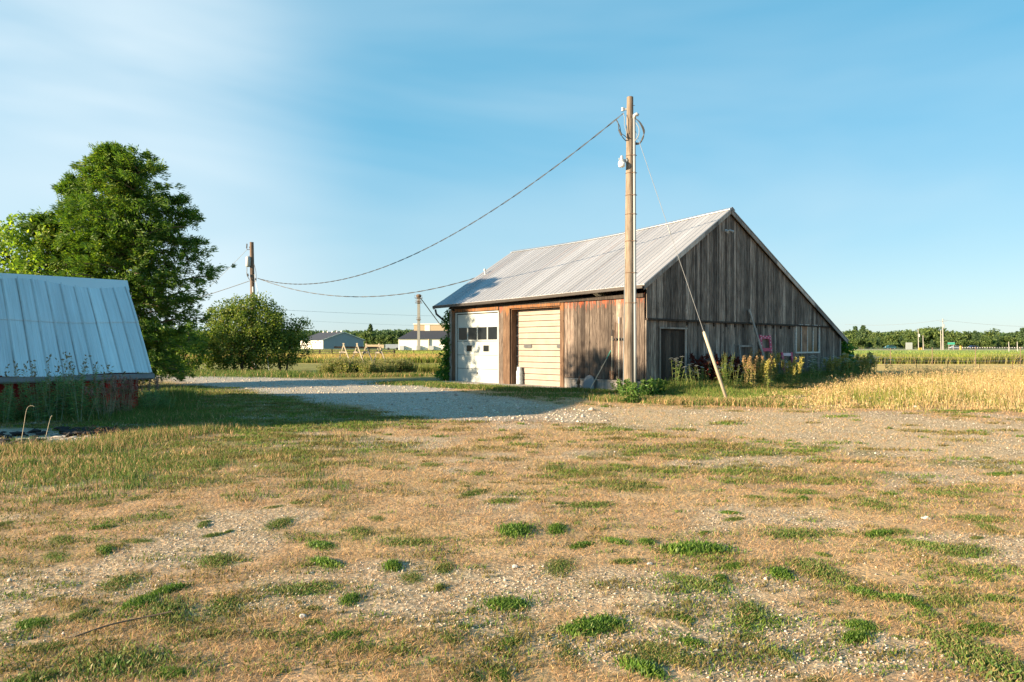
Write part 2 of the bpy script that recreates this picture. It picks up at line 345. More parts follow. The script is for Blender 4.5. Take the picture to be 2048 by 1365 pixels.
def ground_col(x, y):
    drive, sand, lawn, apron, bare, green, far = masks(x, y)
    n1 = fbm(x*3.1, y*3.1, 41); n2 = fbm(x*.9, y*.9, 43)
    c = np.zeros(x.shape+(3,))+np.array((.49,.32,.18))
    c = lerp3(c, (.35,.225,.125), sstep(n1, .4, .7)*.8)
    c = lerp3(c, (.53,.36,.185), sstep(n2, .45, .7)*.6)
    c = lerp3(c, (.56,.44,.30), bare*.8)
    c = lerp3(c, (.60,.46,.29), sand*.85)
    c = lerp3(c, (.135,.150,.045), green*.62*(1-.65*sstep(-y, -9, -5)))
    c = lerp3(c, (.12,.135,.045), lawn*.65)
    c = lerp3(c, (.17,.17,.07), apron*.55*(1-.5*sstep(n2,.4,.6)))
    c = lerp3(c, (.56,.52,.45), drive*(1-.75*sstep(x, -3.0, 2.0)))
    ash = sstep(-(sdpoly(x, y, ash_poly)+(n1-.5)*.9), -.1, .2)
    c = lerp3(c, (.46,.40,.34), ash*.85)
    gravdark = sstep(-(sdpoly(x, y, [tuple(G(*p)[:2]) for p in [(-300,832),(150,828),(300,838),(330,850),(250,862),(150,868),(60,856),(-300,862)]])+(n1-.5)*.5), -.1, .3)
    c = lerp3(c, (.20,.18,.16), gravdark*.9)
    # farther land in bands: mown lawn, hay, meadow, fields
    lawn2 = sstep(y, 31, 34)*(x < 4)
    c = np.where((y > 32)[..., None] & (x < 3)[..., None], lerp3(c, (.25,.235,.075), sstep(y, 31, 35)*(1-drive)), c)
    hay = sstep(y, 36, 40)*(x > 3)
    c = lerp3(c, (.60,.44,.17), hay)
    stripes = .5+.5*np.sin(y*1.3+x*.12)
    c = lerp3(c, (.50,.37,.14), hay*stripes*.6)
    c = lerp3(c, (.36,.29,.10), sstep(y, 58, 62)*(x < 3))
    c = lerp3(c, (.16,.20,.07), sstep(y, 62, 66)*(x > 3))
    c = lerp3(c, (.27,.29,.085), sstep(y, 104, 112)*(x < 3))
    c = lerp3(c, (.17,.23,.08), sstep(y, 315, 330))
    grav = np.clip(drive+bare*.8+sand*.6+ash*.6, 0, 1)*(1-sstep(y, 50, 58))
    return c, grav, drive
def axis(f0, f1, st, lo, hi, g=1.09):
    a = list(np.arange(f0, f1, st)); s = st; x = a[-1]
    while x < hi: s *= g; x += s; a.append(x)
    s = st; x = a[0]; b = []
    while x > lo: s *= g; x -= s; b.append(x)
    return np.array(b[::-1]+a)
gm, nt, b = newmat('ground_soil')
a = N(nt, 'ShaderNodeAttribute'); a.attribute_name = 'tone'
v = coords(nt)
f1 = noise(nt, v, 9, 6, .7); f2 = noise(nt, v, 55, 5, .75); f3 = noise(nt, v, 2.3, 5, .6)
r1 = ramp(nt, [(.32, (.55,.52,.50)), (.52, (1,1,1)), (.72, (1.35,1.33,1.28))]); nt.links.new(f1, r1.inputs[0])
r2 = ramp(nt, [(.30, (.45,.42,.40)), (.5, (1,1,1)), (.72, (1.6,1.58,1.5))]); nt.links.new(f2, r2.inputs[0])
c = mixc(nt, .7, a.outputs['Color'], r1.outputs[0], 'MULTIPLY'); c = mixc(nt, .75, c, r2.outputs[0], 'MULTIPLY')
vo = N(nt, 'ShaderNodeTexVoronoi'); vo.inputs['Scale'].default_value = 26; nt.links.new(v, vo.inputs['Vector'])
rv = ramp(nt, [(0, (1.6,1.58,1.52)), (.32, (1.0,1.0,1.0)), (.62, (.60,.57,.54))]); nt.links.new(vo.outputs['Distance'], rv.inputs[0])
stc = mixc(nt, .5, rv.outputs[0], vo.outputs['Color'], 'SOFT_LIGHT')
c = mixc(nt, 0, c, c)
gmix = N(nt, 'ShaderNodeMixRGB', blend_type='MULTIPLY'); nt.links.new(a.outputs['Alpha'], gmix.inputs[0]); nt.links.new(c, gmix.inputs[1]); nt.links.new(rv.outputs[0], gmix.inputs[2])
nt.links.new(gmix.outputs[0], b.inputs['Base Color']); b.inputs['Roughness'].default_value = .95; b.inputs['Specular IOR Level'].default_value = .15
ad = N(nt, 'ShaderNodeMath', operation='SUBTRACT'); b.inputs['Roughness'].default_value = 1.0; nt.links.new(f2, ad.inputs[0]); nt.links.new(vo.outputs['Distance'], ad.inputs[1])
bump(nt, b, ad.outputs[0], .55, .014)
M['ground'] = gm
ax = axis(-13, 15, .13, -4200, 4200, 1.10); ay = axis(2.2, 21, .11, -250, 5200, 1.055)
X, Y = np.meshgrid(ax, ay); nx, ny = len(ax), len(ay)
C3, GR, DR = ground_col(X, Y); Z = ground_z(X, Y)
V = np.stack([X, Y, Z], -1).reshape(-1, 3); I = np.arange(nx*ny).reshape(ny, nx)
Fq = np.stack([I[:-1,:-1], I[:-1,1:], I[1:,1:], I[1:,:-1]], -1).reshape(-1, 4)
tone = np.concatenate([C3, GR[..., None]], -1).reshape(-1, 4)
g_o = npmesh('ground', V, Fq, gm, colr=tone, smooth=True); setp(g_o, kind='structure')
# driveway: its own sheet over the soil where the gravel lies
dx = np.arange(-24, 6, .12); dy = np.arange(13, 52, .12); X, Y = np.meshgrid(dx, dy)
C3, GR, DR = ground_col(X, Y); Z = ground_z(X, Y)+.006
fc = DR[:-1,:-1] > .5; I = np.arange(len(dx)*len(dy)).reshape(len(dy), len(dx))
Fq = np.stack([I[:-1,:-1][fc], I[:-1,1:][fc], I[1:,1:][fc], I[1:,:-1][fc]], -1)
us, inv = np.unique(Fq, return_inverse=True)
V = np.stack([X, Y, Z], -1).reshape(-1, 3)[us]; tone = np.concatenate([C3, GR[..., None]], -1).reshape(-1, 4)[us]
setp(npmesh('driveway', V, inv.reshape(-1, 4), gm, colr=tone, smooth=True), kind='structure')
# ------------------------------------------------------------------ blades
def blades(x, y, z0, h, w, lean, colr, tipc=None, bend=.5):
    n = len(x); a = rng.uniform(0, 2*np.pi, n); la = rng.uniform(0, 2*np.pi, n)
    dx, dy = np.cos(a)*w/2, np.sin(a)*w/2; lx, ly = np.cos(la)*lean*h, np.sin(la)*lean*h
    V = np.zeros((n, 5, 3)); zz = np.sqrt(np.clip(1-lean**2, .02, 1))*h
    V[:,0] = np.stack([x-dx, y-dy, z0-.01], -1); V[:,1] = np.stack([x+dx, y+dy, z0-.01], -1)
    mx_, my_ = x+lx*(.5-bend*.25), y+ly*(.5-bend*.25); mz = z0+zz*(.5+.12*bend)
    V[:,2] = np.stack([mx_+dx*.75, my_+dy*.75, mz], -1); V[:,3] = np.stack([mx_-dx*.75, my_-dy*.75, mz], -1)
    V[:,4] = np.stack([x+lx, y+ly, z0+zz], -1)
    C = np.zeros((n, 5, 4)); C[:,:,3] = 1; C[:,:,:3] = colr[:,None,:]
    if tipc is not None: C[:,4,:3] = tipc; C[:,2:4,:3] = (colr[:,None,:]+tipc[:,None,:])/2
    b = np.arange(n)*5
    F3 = np.concatenate([np.stack([b,b+1,b+2], -1), np.stack([b,b+2,b+3], -1), np.stack([b+3,b+2,b+4], -1)])
    return V.reshape(-1,3), F3, C.reshape(-1,4)
def pal(cols, n, jit=.22):
    c = np.array(cols)[rng.integers(0, len(cols), n)]; return np.clip(c*(1+rng.uniform(-jit, jit, (n,1)))*(1+rng.uniform(-.07,.07,(n,3))), .005, .9)
STRAW = [(.62,.405,.20),(.47,.295,.14),(.70,.475,.25),(.26,.165,.08),(.56,.355,.175)]
GREEN = [(.12,.20,.030),(.16,.24,.04),(.21,.27,.05),(.09,.16,.025)]
OLIVE = [(.27,.23,.075),(.35,.28,.11),(.20,.19,.055)]
def wedge(n, y0, y1, half=.80, pw=1.0):
    """random ground points, thinning out with distance"""
    t = rng.random(n); y = y0*(y1/y0)**(t**pw); x = rng.uniform(-half, half, n)*y*1.02+rng.uniform(-.5,.5,n); return x, y
def inside_buildings(x, y):
    v = (x-barnC.x)*bA.x+(y-barnC.y)*bA.y; u = (x-barnC.x)*bB.x+(y-barnC.y)*bB.y
    m = (v > -.05) & (v < 11.5) & (u > -.05) & (u < 15.7)
    m |= sdpoly(x, y, SHED_FOOT) < 0
    return m
SHED_E = Vector((-9.22, 17.5, .92)); sU = Vector((.72,.69,0)); sU.normalize(); sW = Vector((-.69,.72,0)); sW.normalize()
_a = SHED_E+sW*.25-sU*.25; SHED_FOOT = [tuple((_a)[:2]), tuple((_a-sU*3.2)[:2]), tuple((_a-sU*3.2+sW*4.2)[:2]), tuple((_a+sW*4.2)[:2])]
def dry_grass():
    x, y = wedge(430000, 3.0, 30, .80)
    drive, sand, lawn, apron, bare, green, far = masks(x, y)
    clump = fbm(x*7, y*7, 91, 2)
    keep = rng.random(len(x)) < np.clip(.95-.62*bare-.72*drive-.5*sand+.0*green, .03, 1)*(sstep(clump, .28, .55)*.85+.15)
    ashm = sdpoly(x, y, ash_poly) > 0
    keep &= ~inside_buildings(x, y) & ashm
    x, y, green, lawn, drive, bare = x[keep], y[keep], green[keep], lawn[keep], drive[keep], bare[keep]
    n = len(x); gz = ground_z(x, y)
    sc = np.clip(y/7, .75, 2.6)
    gfine = fbm(x*3.3, y*4.2, 95, 3)
    nearf = sstep(-y, -9, -5); isg = rng.random(n) < np.clip(green*.62*sstep(gfine, .36, .6)*(1-.6*nearf)+.04+lawn*.5, 0, .92)
    h = rng.uniform(.018, .055, n)*(1+.35*isg+.3*lawn)*np.clip(y/6, .9, 1.35); w = rng.uniform(.0028, .006, n)*sc
    lean = np.where(isg, rng.uniform(.2,.85,n), rng.uniform(.80,.995,n)); h = np.where(isg, h*.85, h*1.25)
    c = pal(STRAW, n); cg = np.where((rng.random(n) < .45)[:,None], pal(OLIVE, n), pal(GREEN, n)); c = np.where(isg[:,None], cg, c)
    V, Fc, C = blades(x, y, gz, h, w, lean, c)
    setp(npmesh('dry_grass', V, Fc, M['blade'], colr=C), 'short straw coloured dry grass covering the yard', 'grass', kind='stuff')
def green_cover():
    # low leafy weeds that spread in flat mats between the dry patches
    cx, cy = wedge(9000, 3.3, 27, .8)
    drive, sand, lawn, apron, bare, green, far = masks(cx, cy)
    ok = (rng.random(len(cx)) < np.clip(.13-.03*sstep(-cy,-9,-6)+.42*green*(1-.5*sstep(-cy,-9,-5.5))+.12*sstep(fbm(cx*.5, cy*.9, 77), .45, .6)+.25*apron-.55*drive-.15*sand-.05*bare, 0, 1)) & ~inside_buildings(cx, cy) & (sdpoly(cx, cy, ash_poly) > .1)
    cx, cy = cx[ok], cy[ok]; xs = []; ys = []; rs = []; hue = []
    for i in range(len(cx)):
        r_ = (.03+.15*rng.random()**1.6)*min(2.3, .75+cy[i]/9); k = int(85*(r_/.2)**1.4)+14
        q_r = rng.random(k)**.5*(1+.25*rng.normal(0,1,k)); q_a = rng.uniform(0, 6.28, k); q = np.stack([np.cos(q_a)*q_r, np.sin(q_a)*q_r], -1); th = rng.uniform(-.5, .5)
        xs.append(cx[i]+q[:,0]*r_*1.2); ys.append(cy[i]+q[:,1]*r_*.62+q[:,0]*th*r_*.5); rs.append(np.full(k, r_)); hue.append(np.full(k, rng.random()))
    x = np.concatenate(xs); y = np.concatenate(ys); r_ = np.concatenate(rs); hu = np.concatenate(hue); n = len(x)
    sc = np.clip(y/8, .8, 2.2)
    h = rng.uniform(.02, .05, n)*np.clip(sc, .9, 1.5); w = rng.uniform(.005, .013, n)*sc
    c = pal(GREEN, n); c = np.where((hu < .45)[:,None], pal(OLIVE, n)*.85, c); c = np.where(((hu > .45) & (hu < .56))[:,None], c*.5+pal([(.26,.12,.06)], n)*.5, c)
    V, Fc, C = blades(x, y, ground_z(x, y), h, w, rng.uniform(.5, .97, n), c)
    C[:,:3] = C[:,:3]*.95; setp(npmesh('weed_mats', V, Fc, M['blade'], colr=C), 'flat mats of green and olive weeds between the dry patches', 'ground cover', kind='stuff')
def gravel():
    x, y = wedge(120000, 3.0, 34, .8)
    drive, sand, lawn, apron, bare, green, far = masks(x, y)
    keep = rng.random(len(x)) < np.clip(.035+.55*bare+.75*drive+.35*sand, 0, 1); keep &= ~inside_buildings(x, y)
    x, y = x[keep], y[keep]; n = len(x); s = rng.gamma(2.0, .0019, n)*np.clip(y/9, .8, 1.9)+.0025
    big = rng.random(n) < .003; s = np.where(big, s*2.0, s)*(1+.7*(drive[keep] > .5))
    base = np.array([(1,0,0),(0,1,0),(-1,0,0),(0,-1,0),(0,0,.75),(.1,.1,-.4)], float)
    V = base[None]*(1+rng.uniform(-.35,.35,(n,6,1)))*s[:,None,None]
    a_ = rng.uniform(0, 6.28, n); ca, sa = np.cos(a_)[:,None], np.sin(a_)[:,None]
    vx = V[:,:,0]*ca-V[:,:,1]*sa; vy = V[:,:,0]*sa*.8+V[:,:,1]*ca*.8
    V = np.stack([vx+x[:,None], vy+y[:,None], V[:,:,2]+(ground_z(x, y)+s*.25)[:,None]], -1)
    f = np.array([(0,1,4),(1,2,4),(2,3,4),(3,0,4),(1,0,5),(2,1,5),(3,2,5),(0,3,5)])
    Fc = (f[None]+(np.arange(n)*6)[:,None,None]).reshape(-1,3)
    c = pal([(.50,.43,.35),(.40,.34,.27),(.56,.50,.42),(.46,.37,.28),(.52,.44,.35)], n, .28)
    C = np.ones((n,6,4)); C[:,:,:3] = c[:,None]
    m = mat_attr_leaf('stones', 0.0, .9, .2)
    setp(npmesh('loose_gravel', V.reshape(-1,3), Fc, m, colr=C.reshape(-1,4)), 'loose pale gravel stones strewn over the yard and driveway', 'gravel', kind='stuff')
dry_grass(); green_cover(); gravel()
def leafcloud(cen, rad, per, size, asp=.6, dirv=None, jit=1.0, droop=0.0):
    """flat leaf faces around cluster centres; returns V, F(quads)"""
    cen = np.repeat(cen, per, 0); rad = np.repeat(rad, per); n = len(cen)
    d = rng.normal(0, 1, (n,3)); d /= np.linalg.norm(d, axis=1)[:,None]; p = cen+d*(rad*rng.random(n)**.45)[:,None]
    ax_ = rng.normal(0, 1, (n,3))
    if dirv is not None: ax_ = ax_*jit+np.repeat(dirv, per, 0)*2.0
    ax_[:,2] -= droop*2; ax_ /= np.linalg.norm(ax_, axis=1)[:,None]
    o = rng.normal(0, 1, (n,3)); o -= ax_*(o*ax_).sum(1)[:,None]; o /= np.linalg.norm(o, axis=1)[:,None]
    s = size*rng.uniform(.6, 1.35, n)
    L_ = ax_*(s)[:,None]; W_ = o*(s*asp/2)[:,None]
    V = np.stack([p, p+L_*.45+W_, p+L_, p+L_*.45-W_], 1).reshape(-1,3)
    Fq = (np.arange(n)*4)[:,None]+np.arange(4)[None]
    return V, Fq
# individual weed clumps close to the camera
def clump_proto(r_, n, leafh, cols, seed):
    n = int(n*3.2); leafh *= .62; q = rng.normal(0, .24, (n, 2))*(1+.8*fbm(np.arange(n)*.013+seed*9, np.zeros(n), seed)[:,None]); lobe = rng.integers(0, 6, n); q += np.stack([np.cos(lobe*1.05+seed)*.32, np.sin(lobe*1.05+seed)*.30], -1)*np.array([1,.35,.9,.6,1.15,.2])[lobe][:,None]; x = q[:,0]*r_; y = q[:,1]*r_*.75
    h = leafh*rng.uniform(.5, 1.2, n)*np.clip(1.15-np.hypot(x, y)/r_*.6, .4, 1.2); w = np.minimum(h*rng.uniform(.22, .38, n), .014)
    V, Fc, C = blades(x, y, np.zeros(n), h, w, rng.uniform(.3, .93, n), pal(cols, n, .3))
    o = npmesh('weed_clump', V, Fc, M['leafy'], colr=C); return o
BR = [(.09,.18,.025),(.14,.24,.035),(.20,.29,.05),(.06,.125,.02)]
DG = [(.09,.17,.03),(.13,.20,.04),(.18,.23,.055),(.26,.22,.09)]
protos = [clump_proto(.30, 420, .085, BR, 1), clump_proto(.20, 260, .075, BR, 2), clump_proto(.34, 480, .048, DG, 3), clump_proto(.16, 190, .055, DG, 4)]
big = [(1395,1100,2.0,0),(1190,1255,1.5,0),(1010,1210,1.25,0),(1020,1285,.8,1),(1030,1062,1.2,0),(650,1125,1.2,1),(785,1132,1.2,1),(435,1118,1.3,2),(1395,1172,1.5,2),(1440,1160,.9,1),(1710,1275,1.2,1),(1500,1225,1.3,2),(1285,1340,1.3,1),(230,1330,2.3,2),(340,1180,1.4,1),(240,1165,1.3,2),(165,1230,1.2,3),(340,1225,1.6,2),(70,1360,1.5,3),(900,1285,.9,3),(1590,1070,1.6,2),(1760,1070,1.3,1),(1860,1095,1.5,2),(1930,1105,1.3,2),(1640,1145,1.6,2),(1800,1200,1.3,1),(1560,1150,1.2,1),(1900,1200,1.2,2),(2000,1200,1.3,3),(1290,1085,.9,1),(1235,1085,1.0,1),(1165,1090,1.1,1),(1120,1135,1.2,2),(1250,1125,1.2,3),(600,1180,1.5,2),(700,1200,1.2,1),(210,1100,.9,1),(205,1055,1.0,1),(60,930,1.5,0),(140,910,1.0,0),(820,1085,1.0,2),(880,1175,1.0,3),(1340,1235,1.0,3),(1990,1335,1.8,2),(1930,1290,1.6,2),(1560,1310,1.3,3),(450,1215,1.2,2),(530,1270,1.0,3),(1110,935,1.4,2),(1260,975,1.3,2),(950,985,1.2,2),(1450,945,1.3,2),(1340,915,1.2,2),(1600,985,1.4,2),(1750,1010,1.5,2),(1880,990,1.2,2),(1960,1040,1.4,2),(860,930,1.1,2),(1180,1010,1.3,2),(720,1060,1.2,2),(560,1045,1.2,2)]
rw = random.Random(31)
for _ in range(95):
    py = 900+465*rw.random()**1.1; px = rw.uniform(-20, 2068)
    if px < 260 and py < 915: continue
    big.append((px, py, rw.uniform(.45, 1.0), rw.choice([1,2,2,3,3,0])))
for i, (px, py, s, k) in enumerate(big):
    g = G(px, py); src = protos[k]
    o = src if not src.get('label') else src.copy()
    if o is not src: col.objects.link(o)
    o.location = (g.x, g.y, float(ground_z(np.array([g.x]), np.array([g.y]))[0])); o.rotation_euler = (0, 0, rnd.uniform(0, 6.28) if s < 1.9 else 0); s *= .62 if s > 1.9 or py > 1150 else .72; o.scale = (s*rnd.uniform(.85,1.3), s*rnd.uniform(.6,.95), rnd.uniform(.85,1.15)*min(s,1.3))
    if k in (0,1): setp(o, 'bright green leafy weed clump growing low on the dry yard', 'weed', 'bright green weed clumps on the dry yard')
    else: setp(o, 'dark olive weed clump lying flat on the dry yard', 'weed', 'dark olive weed clumps on the dry yard')
# ------------------------------------------------------------------ the barn
def BP(t, s, z): return barnC + bA*t + bB*s + Vector((0,0,z))
LEN = 10.75; DEP = 15.6
def sag(t): return 1-.05*np.clip(t, -1, 13)/11.6
def zroof(t, s):                      # top of the roof surface
    if s <= 5.2: z = 3.66+(s+.3)/5.5*3.24
    else: z = 6.9-(s-5.2)/11*5.05
    zz = z*sag(t)
    if 0 < t < 12.4: zz -= .15*math.sin(math.pi*t/12.4)*max(0, 1-abs(s-5.2)/7)
    return zz
barn = thing('barn', tuple(BP(0,0,0)), 'old weathered plank barn with a long ribbed metal roof and two garage doors', 'barn')
def plank_wall(name, mat, org, du, nrm, u0, u1, zb, ztop, holes=(), wmin=.13, wmax=.26, proud=.0, parent=None, jit=.016, gap=.006, extra_batten=.0):
    mb = MB(); u = u0
    while u < u1-.02:
        w = min(rnd.uniform(wmin, wmax), u1-u); off = proud+rnd.uniform(0, jit); a, b_ = u+gap/2, u+w-gap/2
        segs = [(zb, None)]
        hs = sorted([h for h in holes if h[0] < b_-.01 and h[1] > a+.01], key=lambda h: h[2])
        parts = []; cur = zb(a) if callable(zb) else zb
        for h in hs:
            if h[2] > cur: parts.append((cur, cur, h[2], h[2]))
            cur = h[3]
        ta, tb = ztop(a), ztop(b_)
        if min(ta, tb) > cur: parts.append((cur, cur, ta-rnd.uniform(0,.02), tb-rnd.uniform(0,.02)))
        th = .022
        for z0a, z0b, z1a, z1b in parts:
            o0 = org+du*a+nrm*off; o1 = org+du*b_+nrm*(off+rnd.uniform(-.005,.005))
            vs = [o0+Vector((0,0,z0a)), o1+Vector((0,0,z0b)), o1+Vector((0,0,z1b)), o0+Vector((0,0,z1a))]
            vs += [p+nrm*th for p in vs]
            mb.add(vs, [(0,1,2,3),(7,6,5,4),(4,5,1,0),(5,6,2,1),(6,7,3,2),(7,4,0,3)])
            if rnd.random() < extra_batten and z1a-z0a > .8:
                c0 = o1+nrm*th; wv = du*.022; vs = [c0-wv+Vector((0,0,z0b)), c0+wv+Vector((0,0,z0b)), c0+wv+Vector((0,0,z1b-.02)), c0-wv+Vector((0,0,z1b-.02))]
                vs += [p+nrm*.016 for p in vs]; mb.add(vs, [(0,1,2,3),(7,6,5,4),(4,5,1,0),(5,6,2,1),(6,7,3,2),(7,4,0,3)])
        u += w
    return mb.build(name, mat, parent)
O0 = BP(0,0,0)
rake = lambda s: zroof(0, s)-.16
D1 = (7.48, 10.38); D2 = (3.91, 6.75); DH1 = 3.05; DH2 = 3.12
GD = (.80, 2.33, -1, 2.19); GW = (10.85, 13.2, 1.29, 2.52)
# added dark backing behind the boards so that no light shows through the gaps
mb = MB()
def quad(mb, a, b_, c, d): mb.add([a,b_,c,d], [(0,1,2,3)])
holesF = [D2, D1]
for (t0, t1, z0, z1) in [(.03, D2[0], 0, 3.3), (D2[0], D2[1], DH2, 3.3), (D2[1], D1[0], 0, 3.3), (D1[0], D1[1], DH1, 3.25), (D1[1], LEN-.03, 0, 3.2)]:
    mb.box(BP(t0,.04,z0), bA*(t1-t0), bB*.03, Vector((0,0,z1-z0)))
pts = [(.05,0),(DEP-.05,0),(DEP-.05,zroof(0,DEP)-.2),(5.2,6.65),(.05,3.55)]
for t in (.05, LEN-.05):
    vs = [BP(t,s,z if z == 0 else z*sag(t)) for s, z in pts]; mb.add(vs, [(0,1,2,3,4)])
mb.box(BP(.05,DEP-.07,0), bA*(LEN-.1), bB*.03, Vector((0,0,1.75)))
mb.build('gap_backing', M['darkwood'], barn)
# gable end: two tiers of vertical boards and a dark rail between
BZ = 2.50
lap = BZ+.02
plank_wall('gable_boards', M['gable'], O0, bB, -bA, .0, 15.0, lap, rake, proud=.045, jit=.022, parent=barn, extra_batten=.35, wmin=.10, wmax=.25)
plank_wall('gable_boards', M['gable'], O0, bB, -bA, .0, DEP-.12, 0, lambda s: min(BZ-.03, zroof(0,s)-.16), holes=[GD, GW], proud=.004, jit=.015, parent=barn, wmin=.12, wmax=.28, extra_batten=.12)
mb = MB(); mb.box(BP(-.03,-.01,BZ-.035), bB*15.0, -bA*.085, Vector((0,0,.07)))
for s in np.arange(2.5, 10.6, .78): mb.box(BP(-.03,s+rnd.uniform(-.2,.2),BZ-.17), bB*.07, -bA*.055, Vector((0,0,.132)))
mb.build('rail', M['darkwood'], barn)
mb = MB(); mb.box(BP(-.028,-.03,0), bB*.11, -bA*.05, Vector((0,0,2.46))); mb.build('corner_board', M['gable'], barn)
mb = MB(); mb.box(BP(-.028,DEP-.16,0), bB*.14, -bA*.05, Vector((0,0,zroof(0,DEP)-.17))); mb.build('corner_board', M['greytrim'], barn)
# rear and left walls
plank_wall('side_boards', M['gable'], BP(0,DEP,0), bA, bB, 0, LEN, 0, lambda t: zroof(t,DEP)-.14, parent=barn)
plank_wall('side_boards', M['gable'], BP(LEN,0,0), bB, bA, 0, DEP, 0, lambda s: zroof(LEN,s)-.16, parent=barn)
# front wall
ft = lambda t: 3.40*sag(t)
plank_wall('front_boards', M['front'], O0, bA, bN, .0, 3.72, .42, ft, parent=barn, wmin=.11, wmax=.24, jit=.02, extra_batten=.1)
mb = MB(); mb.box(BP(.02,-.005,0), bA*3.66, bN*.045, Vector((0,0,.40))); mb.box(BP(.9,-.051,.36), bA*2.75, bN*.03, Vector((0,0,.035))); mb.build('base_plank', M['greytrim'], barn)
mb = MB(); mb.box(BP(3.72,-.0,0), bA*.19, bN*.06, Vector((0,0,3.3))); mb.build('door_post', M['post'], barn)
mb = MB(); mb.box(BP(D2[1],0,0), bA*.40, bN*.075, Vector((0,0,3.22))); mb.build('door_post', M['post'], barn)
mb = MB(); mb.box(BP(D2[1]+.42,0,0), bA*.29, bN*.05, Vector((0,0,3.22))); mb.build('door_post', M['front'], barn)
mb = MB(); mb.box(BP(D1[1]+.04,0,0), bA*.26, bN*.06, Vector((0,0,3.18))); mb.build('door_post', M['post'], barn)
mb = MB(); mb.box(BP(LEN-.06,-.01,0), bA*.16, bN*.07, Vector((0,0,3.22))); mb.build('corner_board', M['greytrim'], barn)
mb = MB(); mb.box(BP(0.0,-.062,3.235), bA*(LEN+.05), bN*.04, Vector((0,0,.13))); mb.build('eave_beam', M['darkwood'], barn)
mb = MB(); mb.box(BP(D2[0]-.02,-.064,DH2), bA*(D2[1]-D2[0]+.04), bN*.03, Vector((0,0,.11)));  mb.build('lintel', M['post'], barn)
mb = MB(); mb.box(BP(D1[0]-.03,-.052,DH1+.05), bA*(D1[1]-D1[0]+.1), bN*.03, Vector((0,0,.14))); mb.build('lintel', M['post'], barn)
mb = MB()      # reveals of the recessed door
mb.box(BP(D2[1]-.04,.0,0), bA*.04, bB*.33, Vector((0,0,DH2))); mb.box(BP(D2[0],.0,0), bA*.04, bB*.33, Vector((0,0,DH2))); mb.box(BP(D2[0]+.04,.0,DH2-.04), bA*(D2[1]-D2[0]-.08), bB*.33, Vector((0,0,.04)))
mb.build('door_reveal', M['post'], barn)
mb = MB(); mb.box(BP(3.6,-.9,-.06), bA*7.1, bB*1.35, Vector((0,0,.085))); o = mb.build('door_slab', M['concrete'], barn, bevel=.012)
# white sectional door with windows
def sectional(name, t0, t1, h, s, mat, panels, label, ribs=None):
    mb = MB(); ph = h/panels
    for i in range(panels):
        mb.box(BP(t0,s,i*ph+.006), bA*(t1-t0), bB*.04, Vector((0,0,ph-(.019 if ribs else .014))))
        if ribs:
            mb.box(BP(t0+.02,s,i*ph+ph*.5-.012), bA*(t1-t0-.04), bN*.010, Vector((0,0,.024)))
            mb.box(BP(t0+.001,s,i*ph+.009), bA*(t1-t0-.002), bN*.014, Vector((0,0,.020)))
    o = mb.build(name, mat, barn, bevel=.003); o['label'] = label; return o
d1 = sectional('garage_door', D1[0]+.05, D1[1]-.05, DH1-.06, -.012, M['white'], 5, 'white sectional garage door with a row of dark panes')
def pane_in(door, t0, t1, z0, z1, s, frame=.03, gl='glass', fr='white'):
    f = MB(); 
    f.box(BP(t0,s,z0), bA*(t1-t0), bN*.012, Vector((0,0,frame))); f.box(BP(t0,s,z1-frame), bA*(t1-t0), bN*.012, Vector((0,0,frame)))
    f.box(BP(t0,s,z0+frame), bA*frame, bN*.012, Vector((0,0,z1-z0-2*frame))); f.box(BP(t1-frame,s,z0+frame), bA*frame, bN*.012, Vector((0,0,z1-z0-2*frame)))
    f.build('pane_frame', M[fr], door)
    g = MB(); g.box(BP(t0+frame,s,z0+frame), bA*(t1-t0-2*frame), bN*.006, Vector((0,0,z1-z0-2*frame))); g.build('window_pane', M[gl], door)
w0 = D1[0]+.07; wd = (D1[1]-.12-w0)/4
for k in range(4): pane_in(d1, w0+k*wd, w0+(k+1)*wd-.012, 1.83, 2.43, -.014)
pane_in(d1, 8.10, 8.52, 1.33, 1.64, -.014, .022); pane_in(d1, 9.25, 9.67, 1.33, 1.64, -.014, .022)
mb = MB(); mb.tube([BP(8.9,-.014,.42), BP(8.9,-.045,.42)], .035, 10); mb.tube([BP(8.9,-.045,.42), BP(8.9,-.06,.36), BP(8.9,-.05,.30)], .012, 6); mb.build('handle', M['black'], d1)
mb = MB(); mb.box(BP(D1[1]-.05,-.03,0), bA*.07, bN*.035, Vector((0,0,DH1+.02))); mb.box(BP(D1[0]-.02,-.03,0), bA*.05, bN*.02, Vector((0,0,DH1))); mb.box(BP(D1[0]-.02,-.03,DH1-.03), bA*(D1[1]-D1[0]+.04), bN*.034, Vector((0,0,.05))); mb.build('door_frame', M['white'], barn)
d2 = sectional('garage_door', D2[0]+.04, D2[1]-.04, DH2-.05, .31, M['cream'], 13, 'cream ribbed roller garage door set back between posts', ribs=True)
for t in (4.18, 6.05):
    mb = MB(); zc = 1.58; pr = []
    for k in range(20):
        a_ = 2*math.pi*k/20; pr.append((math.copysign(.16,math.cos(a_))+.075*math.cos(a_), .075*math.sin(a_)))
    vs = [BP(t+p[0],.298,zc+p[1]) for p in pr]+[BP(t+p[0],.280,zc+p[1]) for p in pr]
    mb.add(vs, [tuple(range(19,-1,-1)), tuple(range(20,40))]+[(k,(k+1)%20,20+(k+1)%20,20+k) for k in range(20)]); mb.build('slot_window', M['slot'], d2)
mb = MB()
for k in range(7): mb.box(BP(D2[1]-.10,.292,.3+k*.42), bA*.05, bN*.03, Vector((0,0,.07)))
mb.build('door_guide', M['galv'], d2)
